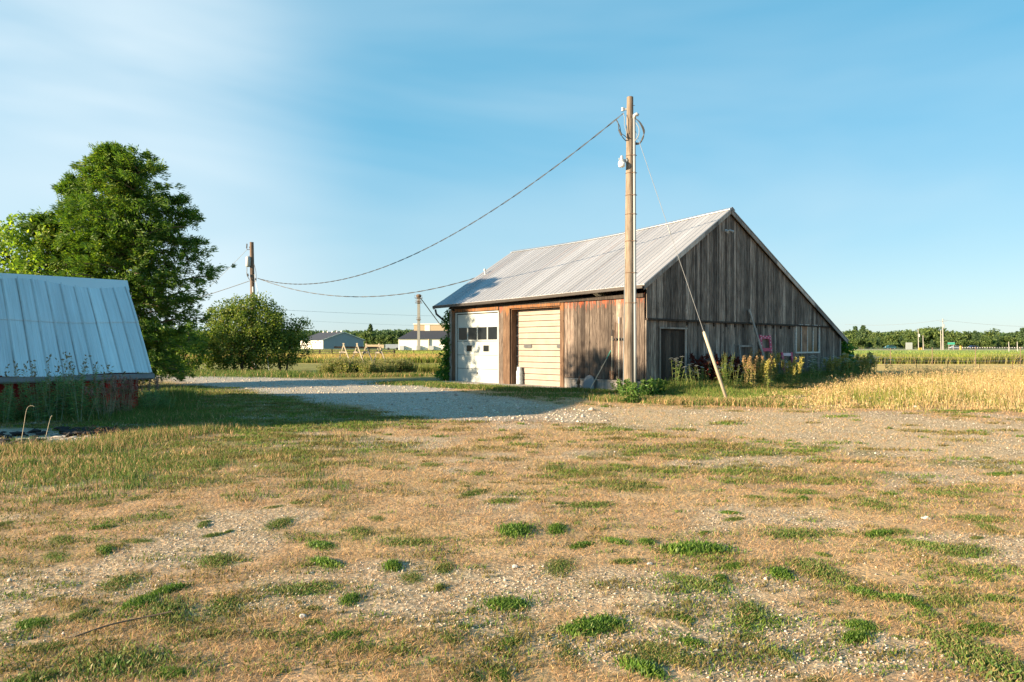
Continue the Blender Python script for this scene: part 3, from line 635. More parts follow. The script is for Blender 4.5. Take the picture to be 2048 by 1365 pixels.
# side door in the gable
mb = MB(); 
for i in range(9):
    u = GD[0]+.04+i*.161; mb.box(BP(.03,u,.02), bB*.153, -bA*(.02+rnd.uniform(0,.012)), Vector((0,0,2.11)))
o = mb.build('side_door', M['darkwood'], barn); o['label'] = 'dark plank side door half hidden by weeds'
mb = MB(); mb.box(BP(-.01,GD[0]-.06,2.19), bB*(GD[1]-GD[0]+.14), -bA*.06, Vector((0,0,.055))); mb.box(BP(-.012,GD[0]-.04,0), bB*.05, -bA*.05, Vector((0,0,2.185))); mb.box(BP(-.012,GD[1]-.01,0), bB*.05, -bA*.05, Vector((0,0,2.185))); mb.build('door_frame', M['greytrim'], barn)
# window in the gable
win = MB(); a0, a1, z0, z1 = GW
for bx in [((a0-.03,z0-.03),(a1-a0+.06,.07)), ((a0-.03,z1-.03),(a1-a0+.06,.07))]: win.box(BP(-.012,bx[0][0],bx[0][1]), bB*bx[1][0], -bA*.07, Vector((0,0,bx[1][1])))
for s_ in (a0-.03, a1-.04): win.box(BP(-.012,s_,z0+.04), bB*.07, -bA*.07, Vector((0,0,z1-z0-.07)))
for s_ in (a0+.53, a0+1.13, a0+1.70): win.box(BP(-.012,s_,z0+.04), bB*.045, -bA*.05, Vector((0,0,z1-z0-.07)))
wo = win.build('window', M['oldwhite'], barn)
for s_, e_, m_ in ((a0+.04,a0+.53,'glass'), (a0+1.175,a0+1.70,'glass'), (a0+1.745,a1-.04,'glass')):
    mb = MB(); mb.box(BP(-.016,s_,z0+.04), bB*(e_-s_), -bA*.012, Vector((0,0,z1-z0-.07))); mb.build('window_pane', M[m_], wo)
mb = MB(); mb.box(BP(-.016,a0+.575,z0+.04), bB*.555, -bA*.02, Vector((0,0,z1-z0-.07))); mb.build('boarded_pane', M['curtain'], wo)
# nailed patch, lights at the peak
mb = MB(); mb.box(BP(.0+-.045,3.55,1.75), bB*.27, -bA*.03, Vector((0,0,.62))); mb.build('patch_board', M['greytrim'], barn)
mb = MB(); c = BP(-.09,4.95,6.02)
mb.cbox(c, .12,.06,.10, .7); mb.tube([c, c-bA*.12-bB*.10+Vector((0,0,-.03)), c-bA*.2-bB*.16+Vector((0,0,-.10))], [.02,.03,.055], 10); mb.tube([c, c-bA*.12+bB*.12+Vector((0,0,.02)), c-bA*.22+bB*.2+Vector((0,0,-.05))], [.02,.03,.055], 10)
mb.build('flood_lights', M['greymetal'], barn)
# roof slopes: ribbed sheets
def roof_mat(name, c, rust, rustc=(.23,.095,.045), metal=.45, rough=.42, pitch=.235, dirt=.7):
    m, nt, b = newmat(name); uv = N(nt, 'ShaderNodeUVMap').outputs[0]
    def sc(vec, x, y):
        mp_ = N(nt, 'ShaderNodeMapping'); mp_.inputs['Scale'].default_value = (x, y, 1); nt.links.new(vec, mp_.inputs[0]); return mp_.outputs[0]
    base = noise(nt, sc(uv, 1.5, .3), 1.2, 5, .6); r = ramp(nt, [(.3, tuple(x*.72 for x in c)), (.55, c), (.8, tuple(min(.9,x*1.2) for x in c))]); nt.links.new(base, r.inputs[0])
    # panels with their own tone
    fl = N(nt, 'ShaderNodeVectorMath', operation='FLOOR'); nt.links.new(sc(uv, 1/.72, 0), fl.inputs[0]); wnn = N(nt, 'ShaderNodeTexWhiteNoise'); nt.links.new(fl.outputs[0], wnn.inputs['Vector'])
    rp = ramp(nt, [(0, (.82,.82,.84)), (1, (1.1,1.1,1.1))]); nt.links.new(wnn.outputs[0], rp.inputs[0]); cc = mixc(nt, .8, r.outputs[0], rp.outputs[0], 'MULTIPLY')
    rn = noise(nt, sc(uv, 5.5, .33), 1.5, 8, .72); rr = ramp(nt, [(.60-rust, (0,0,0)), (.72-rust, (.75,.75,.75))]); nt.links.new(rn, rr.inputs[0])
    cc = mixc(nt, rr.outputs[0], cc, rustc)
    fine = noise(nt, sc(uv, 22, 1.2), 2, 4, .7); rf = ramp(nt, [(.35, (.78,.76,.74)), (.6, (1.05,1.05,1.05))]); nt.links.new(fine, rf.inputs[0]); cc = mixc(nt, .6, cc, rf.outputs[0], 'MULTIPLY')
    # dirt and old lap sealant held along the foot of each rib
    sx_ = N(nt, 'ShaderNodeSeparateXYZ'); nt.links.new(uv, sx_.inputs[0]); md = N(nt, 'ShaderNodeMath', operation='MODULO'); md.inputs[1].default_value = pitch; ad_ = N(nt, 'ShaderNodeMath', operation='ADD'); ad_.inputs[1].default_value = 0; nt.links.new(sx_.outputs['X'], ad_.inputs[0]); nt.links.new(ad_.outputs[0], md.inputs[0])
    rd = ramp(nt, [(0, (0,0,0)), (.050, (0,0,0)), (.056, (1,1,1)), (.074, (1,1,1)), (.095, (0,0,0))]); nt.links.new(md.outputs[0], rd.inputs[0])
    br_ = noise(nt, sc(uv, 3.5, .6), 2.0, 5, .7); rb_ = ramp(nt, [(.38, (.25,.25,.25)), (.62, (dirt,)*3)]); nt.links.new(br_, rb_.inputs[0]); dm = mixc(nt, 1.0, rd.outputs[0], rb_.outputs[0], 'MULTIPLY'); cc = mixc(nt, dm, cc, (.10,.085,.075))
    nt.links.new(cc, b.inputs['Base Color']); b.inputs['Metallic'].default_value = metal
    mm = N(nt, 'ShaderNodeMapRange'); mm.inputs['To Min'].default_value = rough; mm.inputs['To Max'].default_value = .85; nt.links.new(rr.outputs[0], mm.inputs[0]); nt.links.new(mm.outputs[0], b.inputs['Roughness'])
    bump(nt, b, base, .15, .02)
    return m
M['roof'] = roof_mat('galvanised_roof_sheets', (.47,.47,.485), .035, metal=.30, rough=.55, dirt=.95)
M['shedroof'] = roof_mat('shed_roof_sheets', (.62,.77,.82), -.06, metal=.0, rough=.5, pitch=.31, dirt=.8)
def ribbed(name, mat, fn, u0, u1, v0, v1, pitch, rib, h, th, parent, nseg=6, vt=None):
    """fn(u, v) -> point; a sheet ribbed along v with thickness th"""
    prof = []; u = u0
    while u < u1-pitch*.5:
        prof += [(u, 0), (u+rib*.3, h), (u+rib*.7, h), (u+rib, 0)]
        for k in (.35,.68): q = u+rib+(pitch-rib)*k; prof += [(q-.012, 0), (q, h*.38), (q+.012, 0)]
        u += pitch
    prof.append((u1, 0)); mb = MB(); uv = []; nv = nseg+1
    for side in (0, 1):
        for (u, hh) in prof:
            for j in range(nv):
                v_ = v0+(v1-v0)*j/nseg; p = fn(u, v_); mb.v.append(tuple(p+Vector((0,0,hh-side*th)))); uv.append((u, v_))
    npf = len(prof); st = npf*nv
    for i in range(npf-1):
        for j in range(nseg):
            a_ = i*nv+j; mb.f.append((a_, a_+nv, a_+nv+1, a_+1)); mb.f.append((st+a_, st+a_+1, st+a_+nv+1, st+a_+nv))
        a_ = i*nv; mb.f.append((a_, st+a_, st+a_+nv, a_+nv)); a_ = i*nv+nseg; mb.f.append((a_+nv, st+a_+nv, st+a_, a_))
    for i in (0, npf-1):
        for j in range(nseg): a_ = i*nv+j; mb.f.append((a_, a_+1, st+a_+1, st+a_))
    return mb.build(name, mat, parent, uv=uv)
rs0 = random.Random(3); wob = [rs0.uniform(-.02,.02) for _ in range(200)]
def front_fn(u, v):                  # u 0..1 over the length, v slope 0..1
    t0, t1 = -.22, 11.6+.8*v; t = t0+(t1-t0)*u/12.0; s = -.34+5.54*v
    return BP(t, s, zroof(t, s))
ribbed('roof_slope', M['roof'], front_fn, 0, 12.0, 0, 1, .235, .055, .022, .03, barn, nseg=8)
def rear_fn(u, v):
    t0, t1 = -.22, 12.4-.9*v; t = t0+(t1-t0)*u/12.0; s = 5.2+11.0*v; return BP(t, s, zroof(t, s))
ribbed('roof_slope', M['roof'], rear_fn, 0, 12.0, 0, 1, .235, .055, .022, .03, barn, nseg=8)
mb = MB()
for i in range(12):
    t0 = -.24+12.6*i/12; t1 = -.24+12.6*(i+1)/12; za, zb_ = zroof(t0,5.2), zroof(t1,5.2)
    for sg in (-.2, .2):
        a_, b_, c_, d_ = BP(t0,5.2,za+.045), BP(t1,5.2,zb_+.045), BP(t1,5.2+sg,zb_-.06), BP(t0,5.2+sg,za-.06)
        mb.add([a_,b_,c_,d_,a_-Vector((0,0,.01)),b_-Vector((0,0,.01)),c_-Vector((0,0,.01)),d_-Vector((0,0,.01))], [(0,1,2,3),(7,6,5,4),(2,3,7,6)])
mb.build('ridge_cap', M['galv'], barn)
# barge boards along both rakes and rafters under the rear overhang
for t in (-.20, LEN+1.0):
    for (s0, s1) in ((-.3, 5.17), (5.23, 16.1)):
        mb = MB(); n_ = 6
        for i in range(n_):
            sa = s0+(s1-s0)*i/n_; sb = s0+(s1-s0)*(i+1)/n_; p, q = BP(t,sa,zroof(t,sa)-.20), BP(t,sb,zroof(t,sb)-.20); mb.box(p, q-p, bA*.04, Vector((0,0,.165)))
        mb.build('barge_board', M['greytrim'], barn)
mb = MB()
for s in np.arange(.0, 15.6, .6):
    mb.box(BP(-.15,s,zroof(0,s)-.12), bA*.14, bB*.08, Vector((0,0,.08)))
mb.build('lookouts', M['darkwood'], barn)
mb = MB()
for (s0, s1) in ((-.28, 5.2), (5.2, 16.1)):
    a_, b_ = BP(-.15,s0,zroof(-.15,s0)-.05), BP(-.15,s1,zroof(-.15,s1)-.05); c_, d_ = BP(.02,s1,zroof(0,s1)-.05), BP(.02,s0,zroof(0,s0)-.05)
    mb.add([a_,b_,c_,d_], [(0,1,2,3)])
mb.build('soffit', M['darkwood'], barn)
# gutter and downspout
mb = MB(); n_ = 14
for i in range(n_):
    t0 = -.24+(11.85)*i/n_; t1 = -.24+(11.85)*(i+1)/n_
    p, q = BP(t0,-.47,zroof(t0,-.34)-.14), BP(t1,-.47,zroof(t1,-.34)-.14)
    mb.box(p, q-p, bB*.012, Vector((0,0,.115))); mb.box(p, q-p, bB*.12, Vector((0,0,.012))); mb.box(p+bB*.11, q-p, bB*.012, Vector((0,0,.11)))
mb.build('gutter', M['gutter'], barn)
mb = MB(); mb.tube([BP(11.45,-.42,3.26), BP(11.4,-.40,3.05), BP(11.1,-.2,2.75), BP(10.95,-.06,2.55), BP(10.93,-.06,.1)], .045, 8); mb.build('downspout', M['gutter'], barn)
# ------------------------------------------------------------------ things leaning on the barn
def frame_thing(name, c0, w, h, lean, mat, label, rails=(), bw=.11, deco=None, cat='frame', tiltmat=None):
    t = thing(name, tuple(BP(-c0[1]-lean, c0[0], c0[2])), label, cat)
    def FP(u, z, d): return BP(-c0[1]-lean*(1-z/h)-d, c0[0]+u, c0[2]+z)
    up = FP(0,h,0)-FP(0,0,0); 
    for u in (0, w-bw):
        mb = MB(); mb.box(FP(u,0,0), bB*bw, -bA*.03, up); mb.build('stile', mat, t)
    for z, m_ in [(h-bw, mat)]+[(z, mat) for z in rails]:
        mb = MB(); mb.box(FP(bw,z,0), bB*(w-2*bw), -bA*.028, up*(bw*.8/h)); mb.build('crossbar', tiltmat or m_, t)
    return t, FP
t1, FP = frame_thing('picture_frame', (7.55,.07,.75), .95, 1.30, .12, M['pink'], 'tall hot pink frame with pale spots propped on the barn gable', rails=(.62,), bw=.17)
mb = MB()
for k in range(9):
    for u in (.05, .83): 
        for zz in (.08+k*.15,): mb.cbox(FP(u+.035+rnd.uniform(-.03,.04), zz+rnd.uniform(-.03,.03), .034), .05,.012,.045, math.atan2(bB.y,bB.x))
for k in range(6): mb.cbox(FP(.12+k*.15, 1.21+(.03 if k%2 else -.03), .034), .055,.012,.05, math.atan2(bB.y,bB.x))
mb.build('pale_spots', M['palepink'], t1)
frame_thing('picture_frame', (9.42,.07,.1), 1.02, 1.22, .16, M['pink'], 'small pink and white frame propped below the window', rails=(.55,), bw=.16, tiltmat=M['palepink'])
frame_thing('window_sash', (5.92,.07,.72), 1.12, .92, .10, M['greytrim'], 'old bare grey window sash propped on the gable boards', rails=(.0,), bw=.09)
mb = MB(); p0 = BP(-.75,7.25,0); p1 = BP(-.14,6.55,3.05); mb.box(p0, p1-p0, bB*.14, -bA*.035); setp(mb.build('plank', M['greytrim']), 'long grey plank leaning against the gable wall', 'plank')
# rake leaning on the front wall, shovel head below
def tool(name, foot, top, rad, mat, label, cat, grip=None, gripmat=None, head=None, headmat=None):
    t = thing(name, tuple(foot), label, cat); foot = Vector(foot); top = Vector(top)
    mb = MB(); n_ = 6; mb.tube([foot.lerp(top, i/n_)+Vector((0,0,0)) for i in range(n_+1)], rad, 8); mb.build('shaft', mat, t)
    if grip: mb = MB(); mb.tube([foot.lerp(top, 1-grip), foot.lerp(top, 1-grip*.5), top.lerp(foot, -.01)], rad*1.45, 8); mb.build('grip', gripmat, t)
    if head: mb = MB(); head(mb, foot, top); mb.build('tool_head', headmat, t)
    return t
def rakehead(mb, f, t):
    mb.box(f-bA*.16+Vector((0,0,.03)), bA*.32, bB*.02, Vector((0,0,.025)))
    for k in range(9): mb.box(f-bA*(.155-k*.038)+Vector((0,0,.03)), bA*.008, bN*.07, Vector((0,0,.008)))
tool('garden_rake', BP(1.95,-.62,0), BP(1.42,-.07,1.42), .016, M['timber'], 'rake with green grip leaning on the barn front beside the pole', 'rake', .2, mat_plain('green_grip', (.03,.20,.15), .5), rakehead, M['greymetal'])
def bladehead(flip):
    def f(mb, ft_, tp):
        d = (tp-ft_).normalized(); w = [(.0,.02),(.04,.07),(.12,.095),(.24,.10),(.30,.085)]
        for i in range(len(w)-1):
            a_, b_ = w[i], w[i+1]; p, q = ft_+d*a_[0], ft_+d*b_[0]
            mb.add([p-bA*a_[1],p+bA*a_[1],q+bA*b_[1],q-bA*b_[1],p-bA*a_[1]+bN*.012,p+bA*a_[1]+bN*.012,q+bA*b_[1]+bN*.012,q-bA*b_[1]+bN*.012], [(0,1,2,3),(7,6,5,4),(0,4,5,1),(1,5,6,2),(2,6,7,3),(3,7,4,0)])
    return f
M['rust'] = mat_plain('rusty_steel', (.16,.085,.05), .8, .3, .4, 12, .3)
rack = thing('tool_rack', tuple(BP(1.15,-.06,1.82)), 'short black tool rack screwed to the barn front beside the pole', 'rack')
mb = MB(); mb.box(BP(.85,-.03,1.78), bA*.60, bN*.025, Vector((0,0,.10))); mb.build('back_bar', M['black'], rack)
for t in (.88,1.0,1.13,1.26,1.38): mb = MB(); mb.box(BP(t,-.055,1.80), bA*.035, bN*.06, Vector((0,0,.055))); mb.build('hook', M['black'], rack)
tool('shovel', BP(1.34,-.11,.42), BP(1.34,-.10,2.15), .015, M['timber'], 'shovel with dark grip hanging leftmost in the tool rack', 'shovel', .12, M['black'], bladehead(0), M['rust'])
tool('hoe', BP(1.20,-.11,.62), BP(1.20,-.10,2.42), .013, M['rust'], 'thin rusty hoe hanging in the middle of the tool rack', 'hoe', None, None, lambda mb, f, t: mb.box(f-bA*.07, bA*.14, bN*.11, Vector((0,0,.02))), M['rust'])
tool('spade', BP(1.03,-.11,.48), BP(1.03,-.10,2.58), .018, M['timber'], 'long wooden handled spade hanging rightmost in the tool rack', 'spade', .10, M['greymetal'], bladehead(1), M['rust'])
# rounded slab standing in for a round shadow, and a rusty stand
slab = thing('shadow_slab', tuple(BP(2.35,-.30,0)), 'rounded grey slab standing in for a round shadow, leaning against the base plank', 'slab')
mb = MB(); vs = []; 
for k in range(17):
    a_ = math.pi*k/16; vs.append((math.cos(a_)*.24, .30+math.sin(a_)*.24 if 0 < k < 16 else .0))
pts = [BP(2.3+x,-.16-(.56-z)*.12,z) for x, z in vs]; n_ = len(pts); mb.add(pts+[p+bN*.05 for p in pts], [tuple(range(n_)), tuple(range(2*n_-1,n_-1,-1))]+[(k,(k+1)%n_,n_+(k+1)%n_,n_+k) for k in range(n_)]); mb.build('slab_face', M['fascia'], slab)
mb = MB(); p = BP(2.62,-.42,0); mb.tube([p, p+bA*.02+Vector((0,0,.28)), p-bA*.03+Vector((0,0,.5))], [.05,.035,.02], 8); mb.blob(p+Vector((0,0,.3)), .08,.06,.12, .3); mb.tube([p+bA*.12, p+Vector((0,0,.25))], .02, 6)
setp(mb.build('rusty_jack', M['rust']), 'small rusty iron jack standing beside the grey slab', 'jack')
mb = MB(); c = BP(6.42,.17,0.03)
prof = [(.01,0),(.12,.0),(.13,.02),(.13,.16),(.115,.18),(.13,.20),(.13,.34),(.115,.36),(.13,.38),(.13,.52),(.11,.55),(.10,.60),(.10,.70),(.02,.71)]
mb.lathe(c, prof, 18); m_, nt_, b_ = newmat('clear_plastic'); b_.inputs['Base Color'].default_value = (.62,.70,.72,1); b_.inputs['Roughness'].default_value = .25; b_.inputs['Transmission Weight'].default_value = .25
setp(mb.build('bucket_stack', m_, smooth=True), 'stack of cloudy clear plastic tubs at the foot of the cream garage door', 'tubs')
# climbing vine on the left corner
def vine():
    t = thing('climbing_vine', tuple(BP(LEN+.15,.2,0)), 'green creeper climbing the left corner of the barn up to the gutter', 'vine')
    cen = []; 
    for i in range(620):
        z = rng.uniform(0, 3.15)**1.0; k = .62 if z < 2.0 else .38
        if z < .5: k = 1.15
        cen.append(np.array(BP(LEN+.12+abs(rng.normal(0,.30))*k*1.1, rng.uniform(-.30*k-.05, 2.2), z)))
    cen = np.array(cen); V, Fq = leafcloud(cen, np.full(len(cen), .20), 26, .10, .8, droop=.5)
    npmesh('leaves', V, Fq, M['vine'], t)
    mb = MB()
    for s in (-.05,.4,1.1): mb.tube([BP(LEN+.15,s,0), BP(LEN+.18,s+.1,.9), BP(LEN+.14,s-.06,1.9), BP(LEN+.16,s+.05,2.9)], [.03,.025,.018,.01], 6)
    mb.build('stem', M['twig'], t)
vine()
# ------------------------------------------------------------------ utility pole in front of the barn
def catmull(pts, n=8):
    pts = [Vector(p) for p in pts]; out = []
    for i in range(len(pts)-1):
        p0 = pts[max(i-1,0)]; p1 = pts[i]; p2 = pts[i+1]; p3 = pts[min(i+2,len(pts)-1)]
        for k in range(n):
            t = k/n; out.append(.5*((2*p1)+(p2-p0)*t+(2*p0-5*p1+4*p2-p3)*t*t+(3*p1-p0-3*p2+p3)*t**3))
    out.append(pts[-1]); return out
PD = 21.6
pb = P(1257.5, 0, PD); pb.z = 0; ptop = P(1260, 195, PD)
up_ = thing('utility_pole', tuple(pb), 'tall weathered wooden utility pole standing in front of the barn corner', 'utility pole')
mb = MB(); pts = [pb.lerp(ptop, i/10)-Vector((0,0,.05 if i == 0 else 0)) for i in range(11)]; mb.tube(pts, [.185-.083*i/10 for i in range(11)], 20); mb.build('pole', M['pole'], up_, smooth=False)
def onpole(z, ang, r_=0):
    k = z/ptop.z; c = pb.lerp(ptop, k); rr = .185-.083*k+r_; return c+Vector((math.cos(ang)*rr, math.sin(ang)*rr, 0))
ca_ = R(-38)
cz = [.28,1.5,3,5,7,8.75]
mb = MB(); mb.tube([onpole(z, ca_, .045) for z in cz], .043, 10)
cd = mb.build('conduit', M['conduit'], up_, smooth=True)
mb = MB(); c = onpole(8.75, ca_, .045); mb.tube([c, c+Vector((.01,0,.10)), c+Vector((.07,-.02,.14)), c+Vector((.13,-.03,.10))], [.05,.062,.06,.045], 10); mb.build('weatherhead', M['greymetal'], cd, smooth=True)
for z in (2.95, 3.9, 4.9, 5.75, 6.35, 7.05, 7.6):
    mb = MB(); n_ = 24; c = pb.lerp(ptop, z/ptop.z); rr = .185-.083*z/ptop.z+.006
    ring = [c+Vector((math.cos(2*math.pi*k/n_)*(rr+(.095 if abs((2*math.pi*k/n_-(ca_%(2*math.pi))+math.pi)%(2*math.pi)-math.pi) < .42 else 0)), math.sin(2*math.pi*k/n_)*(rr+(.095 if abs((2*math.pi*k/n_-(ca_%(2*math.pi))+math.pi)%(2*math.pi)-math.pi) < .42 else 0)), 0)) for k in range(n_+1)]
    mb.tube(ring, .007, 5); mb.build('strap', M['rust'], up_)
mb = MB(); mb.tube([onpole(z, R(200), .012) for z in (.3,2,4.2,4.35)], .012, 6); mb.build('ground_wire', M['conduit'], up_)
# bracket, insulator
mb = MB(); c = onpole(9.08, R(180)); mb.cbox(c+Vector((-.05,0,0)), .12,.05,.05); mb.lathe(c+Vector((-.12,0,-.06)), [(.02,0),(.05,.01),(.05,.05),(.03,.06),(.05,.07),(.05,.11),(.02,.12)], 12); mb.tube([onpole(9.2,R(180)), onpole(9.2,0,.05)], .01, 6); mb.build('insulator', M['greymetal'], up_)
# coiled service wires on the right, loop on the left
wz = P(1274, 239, PD-.2)
mb = MB()
for k, (rx, rz) in enumerate([(.30,.42),(.26,.40),(.33,.37)]):
    pts = [P(1271,238,PD-.2), P(1279+k,246,PD-.22), P(1286+k*1.5,262,PD-.2), P(1287-k,275,PD-.15), P(1279,288-k,PD-.1), P(1268,289-k*2,PD-.05), P(1258,284,PD+.25)]
    mb.tube(catmull(pts, 6), .014, 6)
mb.build('wire_coil', M['cable'], up_)
mb = MB(); pts = [P(1272,246,PD-.2), P(1278,258,PD-.22), P(1277,272,PD-.2), P(1270,282,PD-.15)]; mb.tube(catmull(pts,6), .014, 6); mb.build('wire_coil', M['conduit'], up_)
mb = MB(); pts = [P(1231,239,PD-.15), P(1236,246,PD-.18), P(1238,262,PD-.2), P(1246,276,PD-.18), P(1254,284,PD+.22)]; mb.tube(catmull(pts,6), .014, 6); pts = [P(1231,239,PD-.15), P(1239,252,PD-.15), P(1242,266,PD-.2), P(1249,272,PD-.2), P(1256,278,PD+.22)]; mb.tube(catmull(pts,6), .012, 6)
mb.tube([P(1238,260,PD-.2), P(1243,271,PD-.2)], .035, 8); mb.build('wire_loop', M['cable'], up_)
mb = MB(); mb.tube(catmull([P(1246,226,PD-.1), P(1249,236,PD-.15), P(1249,250,PD-.15), P(1253,266,PD-.15)],6), .010, 6); mb.build('wire_loop', M['conduit'], up_)
# lamp
c = P(1252.5, 322, PD-.08); mb = MB(); mb.tube([c, c+Vector((-.10,-.02,.02)), c+Vector((-.24,-.05,.05))], [.035,.03,.03], 10); mb.cbox(c+Vector((.0,0,0)), .05,.1,.1)
arm = mb.build('lamp_arm', M['greymetal'], up_)
lc = P(1243.5, 322, PD-.14); mb = MB(); mb.lathe(lc+Vector((0,0,-.06)), [(.10,0),(.115,.02),(.085,.07),(.05,.10),(.045,.2),(.03,.22)], 18); mb.build('lamp_head', M['greymetal'], up_, smooth=True)
mb = MB(); mb.lathe(lc+Vector((0,0,-.21)), [(.02,0),(.075,.008),(.098,.03),(.112,.09),(.112,.15)], 20); mb.build('lamp_shade', M['lamp'], up_, smooth=True)
# guy wire down to the ground
ga = P(1262, 236, PD); gb = G(1455, 803); gb.z = -.02
mb = MB(); mb.tube([ga.lerp(gb, i/6) for i in range(7)], .0075, 6); gw = mb.build('guy_wire', M['rope'], up_)
def gp(z): return ga.lerp(gb, (ga.z-z)/(ga.z-gb.z))
z_ins = 5.15
mb = MB(); mb.tube([gp(z_ins+.16), gp(z_ins+.12), gp(z_ins), gp(z_ins-.12), gp(z_ins-.16)], [.010,.022,.016,.022,.010], 10); mb.build('strain_insulator', M['conduit'], gw, smooth=True)
mb = MB(); mb.tube([gp(2.02), gp(1.95), gp(.06)], [.03,.047,.047], 12); mb.build('guy_guard', mat_plain('cream_guard', (.46,.39,.29), .5, 0, .08, 3, 0), gw, smooth=True)
# ------------------------------------------------------------------ far pole, overhead cables
FD = 43.0
fb = P(507.5, 0, FD); fb.z = 0; ftop = P(503.5, 485, FD)
fp = thing('utility_pole', tuple(fb), 'weathered utility pole with transformer rising behind the round bush', 'utility pole')
mb = MB(); mb.tube([fb.lerp(ftop, i/5) for i in range(6)], [.17-.05*i/5 for i in range(6)], 12); mb.build('pole', M['farpole'], fp)
mb = MB(); mb.lathe(P(496.5, 534, FD-.15), [(.03,-.02),(.12,0),(.15,.04),(.15,.55),(.13,.62),(.05,.66)], 14); mb.build('transformer', M['greymetal'], fp, smooth=True)
mb = MB(); mb.tube(catmull([P(494,490,FD), P(493.5,497,FD), P(496,500,FD), P(503,498,FD)],5), .02, 5); mb.tube([P(494,488,FD), P(493.5,497,FD)], .04, 6); mb.tube([P(499,497,FD),P(500,493,FD)], .03, 6); mb.build('fuse_cutout', M['cable'], fp)
mb = MB(); mb.tube(catmull([P(499,512,FD-.2), P(494,522,FD-.2), P(494,540,FD-.2), P(494,550,FD-.2), P(499,560,FD-.2)],5), .02, 5); mb.tube([P(495,548,FD-.2),P(496,553,FD-.2)], .06, 6); mb.tube(catmull([P(508,528,FD-.2), P(512,545,FD-.2), P(512,560,FD-.2), P(508,566,FD-.2)],5), .018, 5); mb.tube([P(511.5,557,FD-.2),P(511.5,562,FD-.2)], .05, 6); mb.build('service_wires', M['cable'], fp)
mb = MB(); mb.tube([P(507,574,FD-.2), P(509.5,650,FD-.2), P(511,735,FD-.2)], .09, 8); mb.build('conduit', M['conduit'], fp)
mb = MB(); mb.tube([P(508,545,FD), P(519,600,FD-.8), P(527,650,FD-1.9), P(538,742,FD-3.9)], .012, 5); mb.build('guy_wire', M['rope'], fp)
def cable(name, a, b_, sagm, r_, label, mat='cable', n=48, twist=None):
    a, b_ = Vector(a), Vector(b_); pts = [a.lerp(b_, i/n)-Vector((0,0,4*sagm*(i/n)*(1-i/n))) for i in range(n+1)]
    mb = MB(); 
    if twist:
        N_ = n*4
        for ph in (0, math.pi):
            q = []
            for i in range(N_+1):
                t = i/N_; p = a.lerp(b_, t)-Vector((0,0,4*sagm*t*(1-t))); d = (b_-a).normalized(); s_ = d.cross(Vector((0,0,1))).normalized(); u = s_.cross(d); w = t*(b_-a).length/twist*2*math.pi
                q.append(p+(s_*math.cos(w+ph)+u*math.sin(w+ph))*r_*1.1)
            mb.tube(q, r_, 4)
    else: mb.tube(pts, r_, 5)
    return setp(mb.build(name, M[mat]), label, 'cable')
p_a = P(1247, 227, PD-.1); p_b = P(515, 557, FD)
cable('overhead_cable', p_a, p_b, 2.15, .013, 'twisted overhead service cable from the tall pole down to the far pole', twist=1.3)
be = BP(12.0, 2.45, 4.95)
cable('overhead_cable', p_b+Vector((0,.1,0)), be, 1.05, .013, 'sagging cable from the far pole to the left roof edge of the barn', twist=1.4)
cable('overhead_cable', P(500,562,FD), P(-80,650,75), 1.6, .02, 'cable running left from the far pole behind the cedar')
cable('overhead_cable', P(494,500,FD), P(330,640,85), .5, .012, 'thin wire dropping left from the top of the far pole', 'rope')
mast = thing('service_mast', tuple(BP(11.9, 2.4, 4.9)), 'small grey mast with insulator behind the left roof edge', 'mast')
mb = MB(); mb.tube([BP(11.45,2.6,4.7), BP(11.55,2.6,5.25)], .03, 8); mb.build('mast_pipe', M['greymetal'], mast); mb = MB(); mb.lathe(BP(11.55,2.6,5.25), [(.02,0),(.06,.02),(.06,.08),(.03,.12)], 8); mb.build('insulator', M['white'], mast)
# ------------------------------------------------------------------ low shed on the left
shed = thing('shed', tuple(Vector((SHED_E.x, SHED_E.y, 0))), 'low red shed with a steep pale blue metal roof at the left edge', 'shed')
def SP(u, w, z): return Vector((SHED_E.x, SHED_E.y, z))-sU*u+sW*w
SL = 3.7
def shed_fn(v0):
    def f(u, v):
        v = v+.0; w = 2.36*v; z = .92+2.43*v+.05*math.sin(v*3.1)+.025*math.sin(u*2.1+v*3)
        return SP(u, w, z+v0)
    return f
ribbed('roof_slope', M['shedroof'], shed_fn(.03), 0, SL, .50, 1, .31, .05, .016, .02, shed, nseg=6)
ribbed('roof_slope', M['shedroof'], shed_fn(.0), 0, SL, 0, .515, .31, .05, .022, .02, shed, nseg=6)
def shed_back(u, v): return SP(u, 2.36+2.3*v, 3.35-2.3*v)
ribbed('roof_slope', M['shedroof'], shed_back, 0, SL, 0, 1, .31, .05, .02, .02, shed, nseg=3)
mb = MB(); vs = []
for u in (-.03, SL+.02): vs += [SP(u,2.16,3.17), SP(u,2.36,3.44), SP(u,2.56,3.2), SP(u,2.56,3.18), SP(u,2.36,3.41), SP(u,2.16,3.15)]
mb.add(vs, [(k,(k+1)%6,6+(k+1)%6,6+k) for k in range(6)]+[(0,1,2,3,4,5)[::-1],tuple(range(6,12))]); mb.build('ridge_cap', M['shedroof'], shed, uv=[(0,0)]*12)
mb = MB(); mb.box(SP(-.04,.03,.74), -sU*(SL+.04), sW*.04, Vector((0,0,.155))); mb.box(SP(-.04,-.06,.775), -sU*(SL+.04), sW*.085, Vector((0,0,.10))); mb.build('fascia', M['fascia'], shed)
plank_wall('wall', M['redwall'], SP(.25,.30,0), -sU, -sW, 0, SL-.5, 0, lambda u: .86, parent=shed, wmin=.16, wmax=.2, jit=.008)
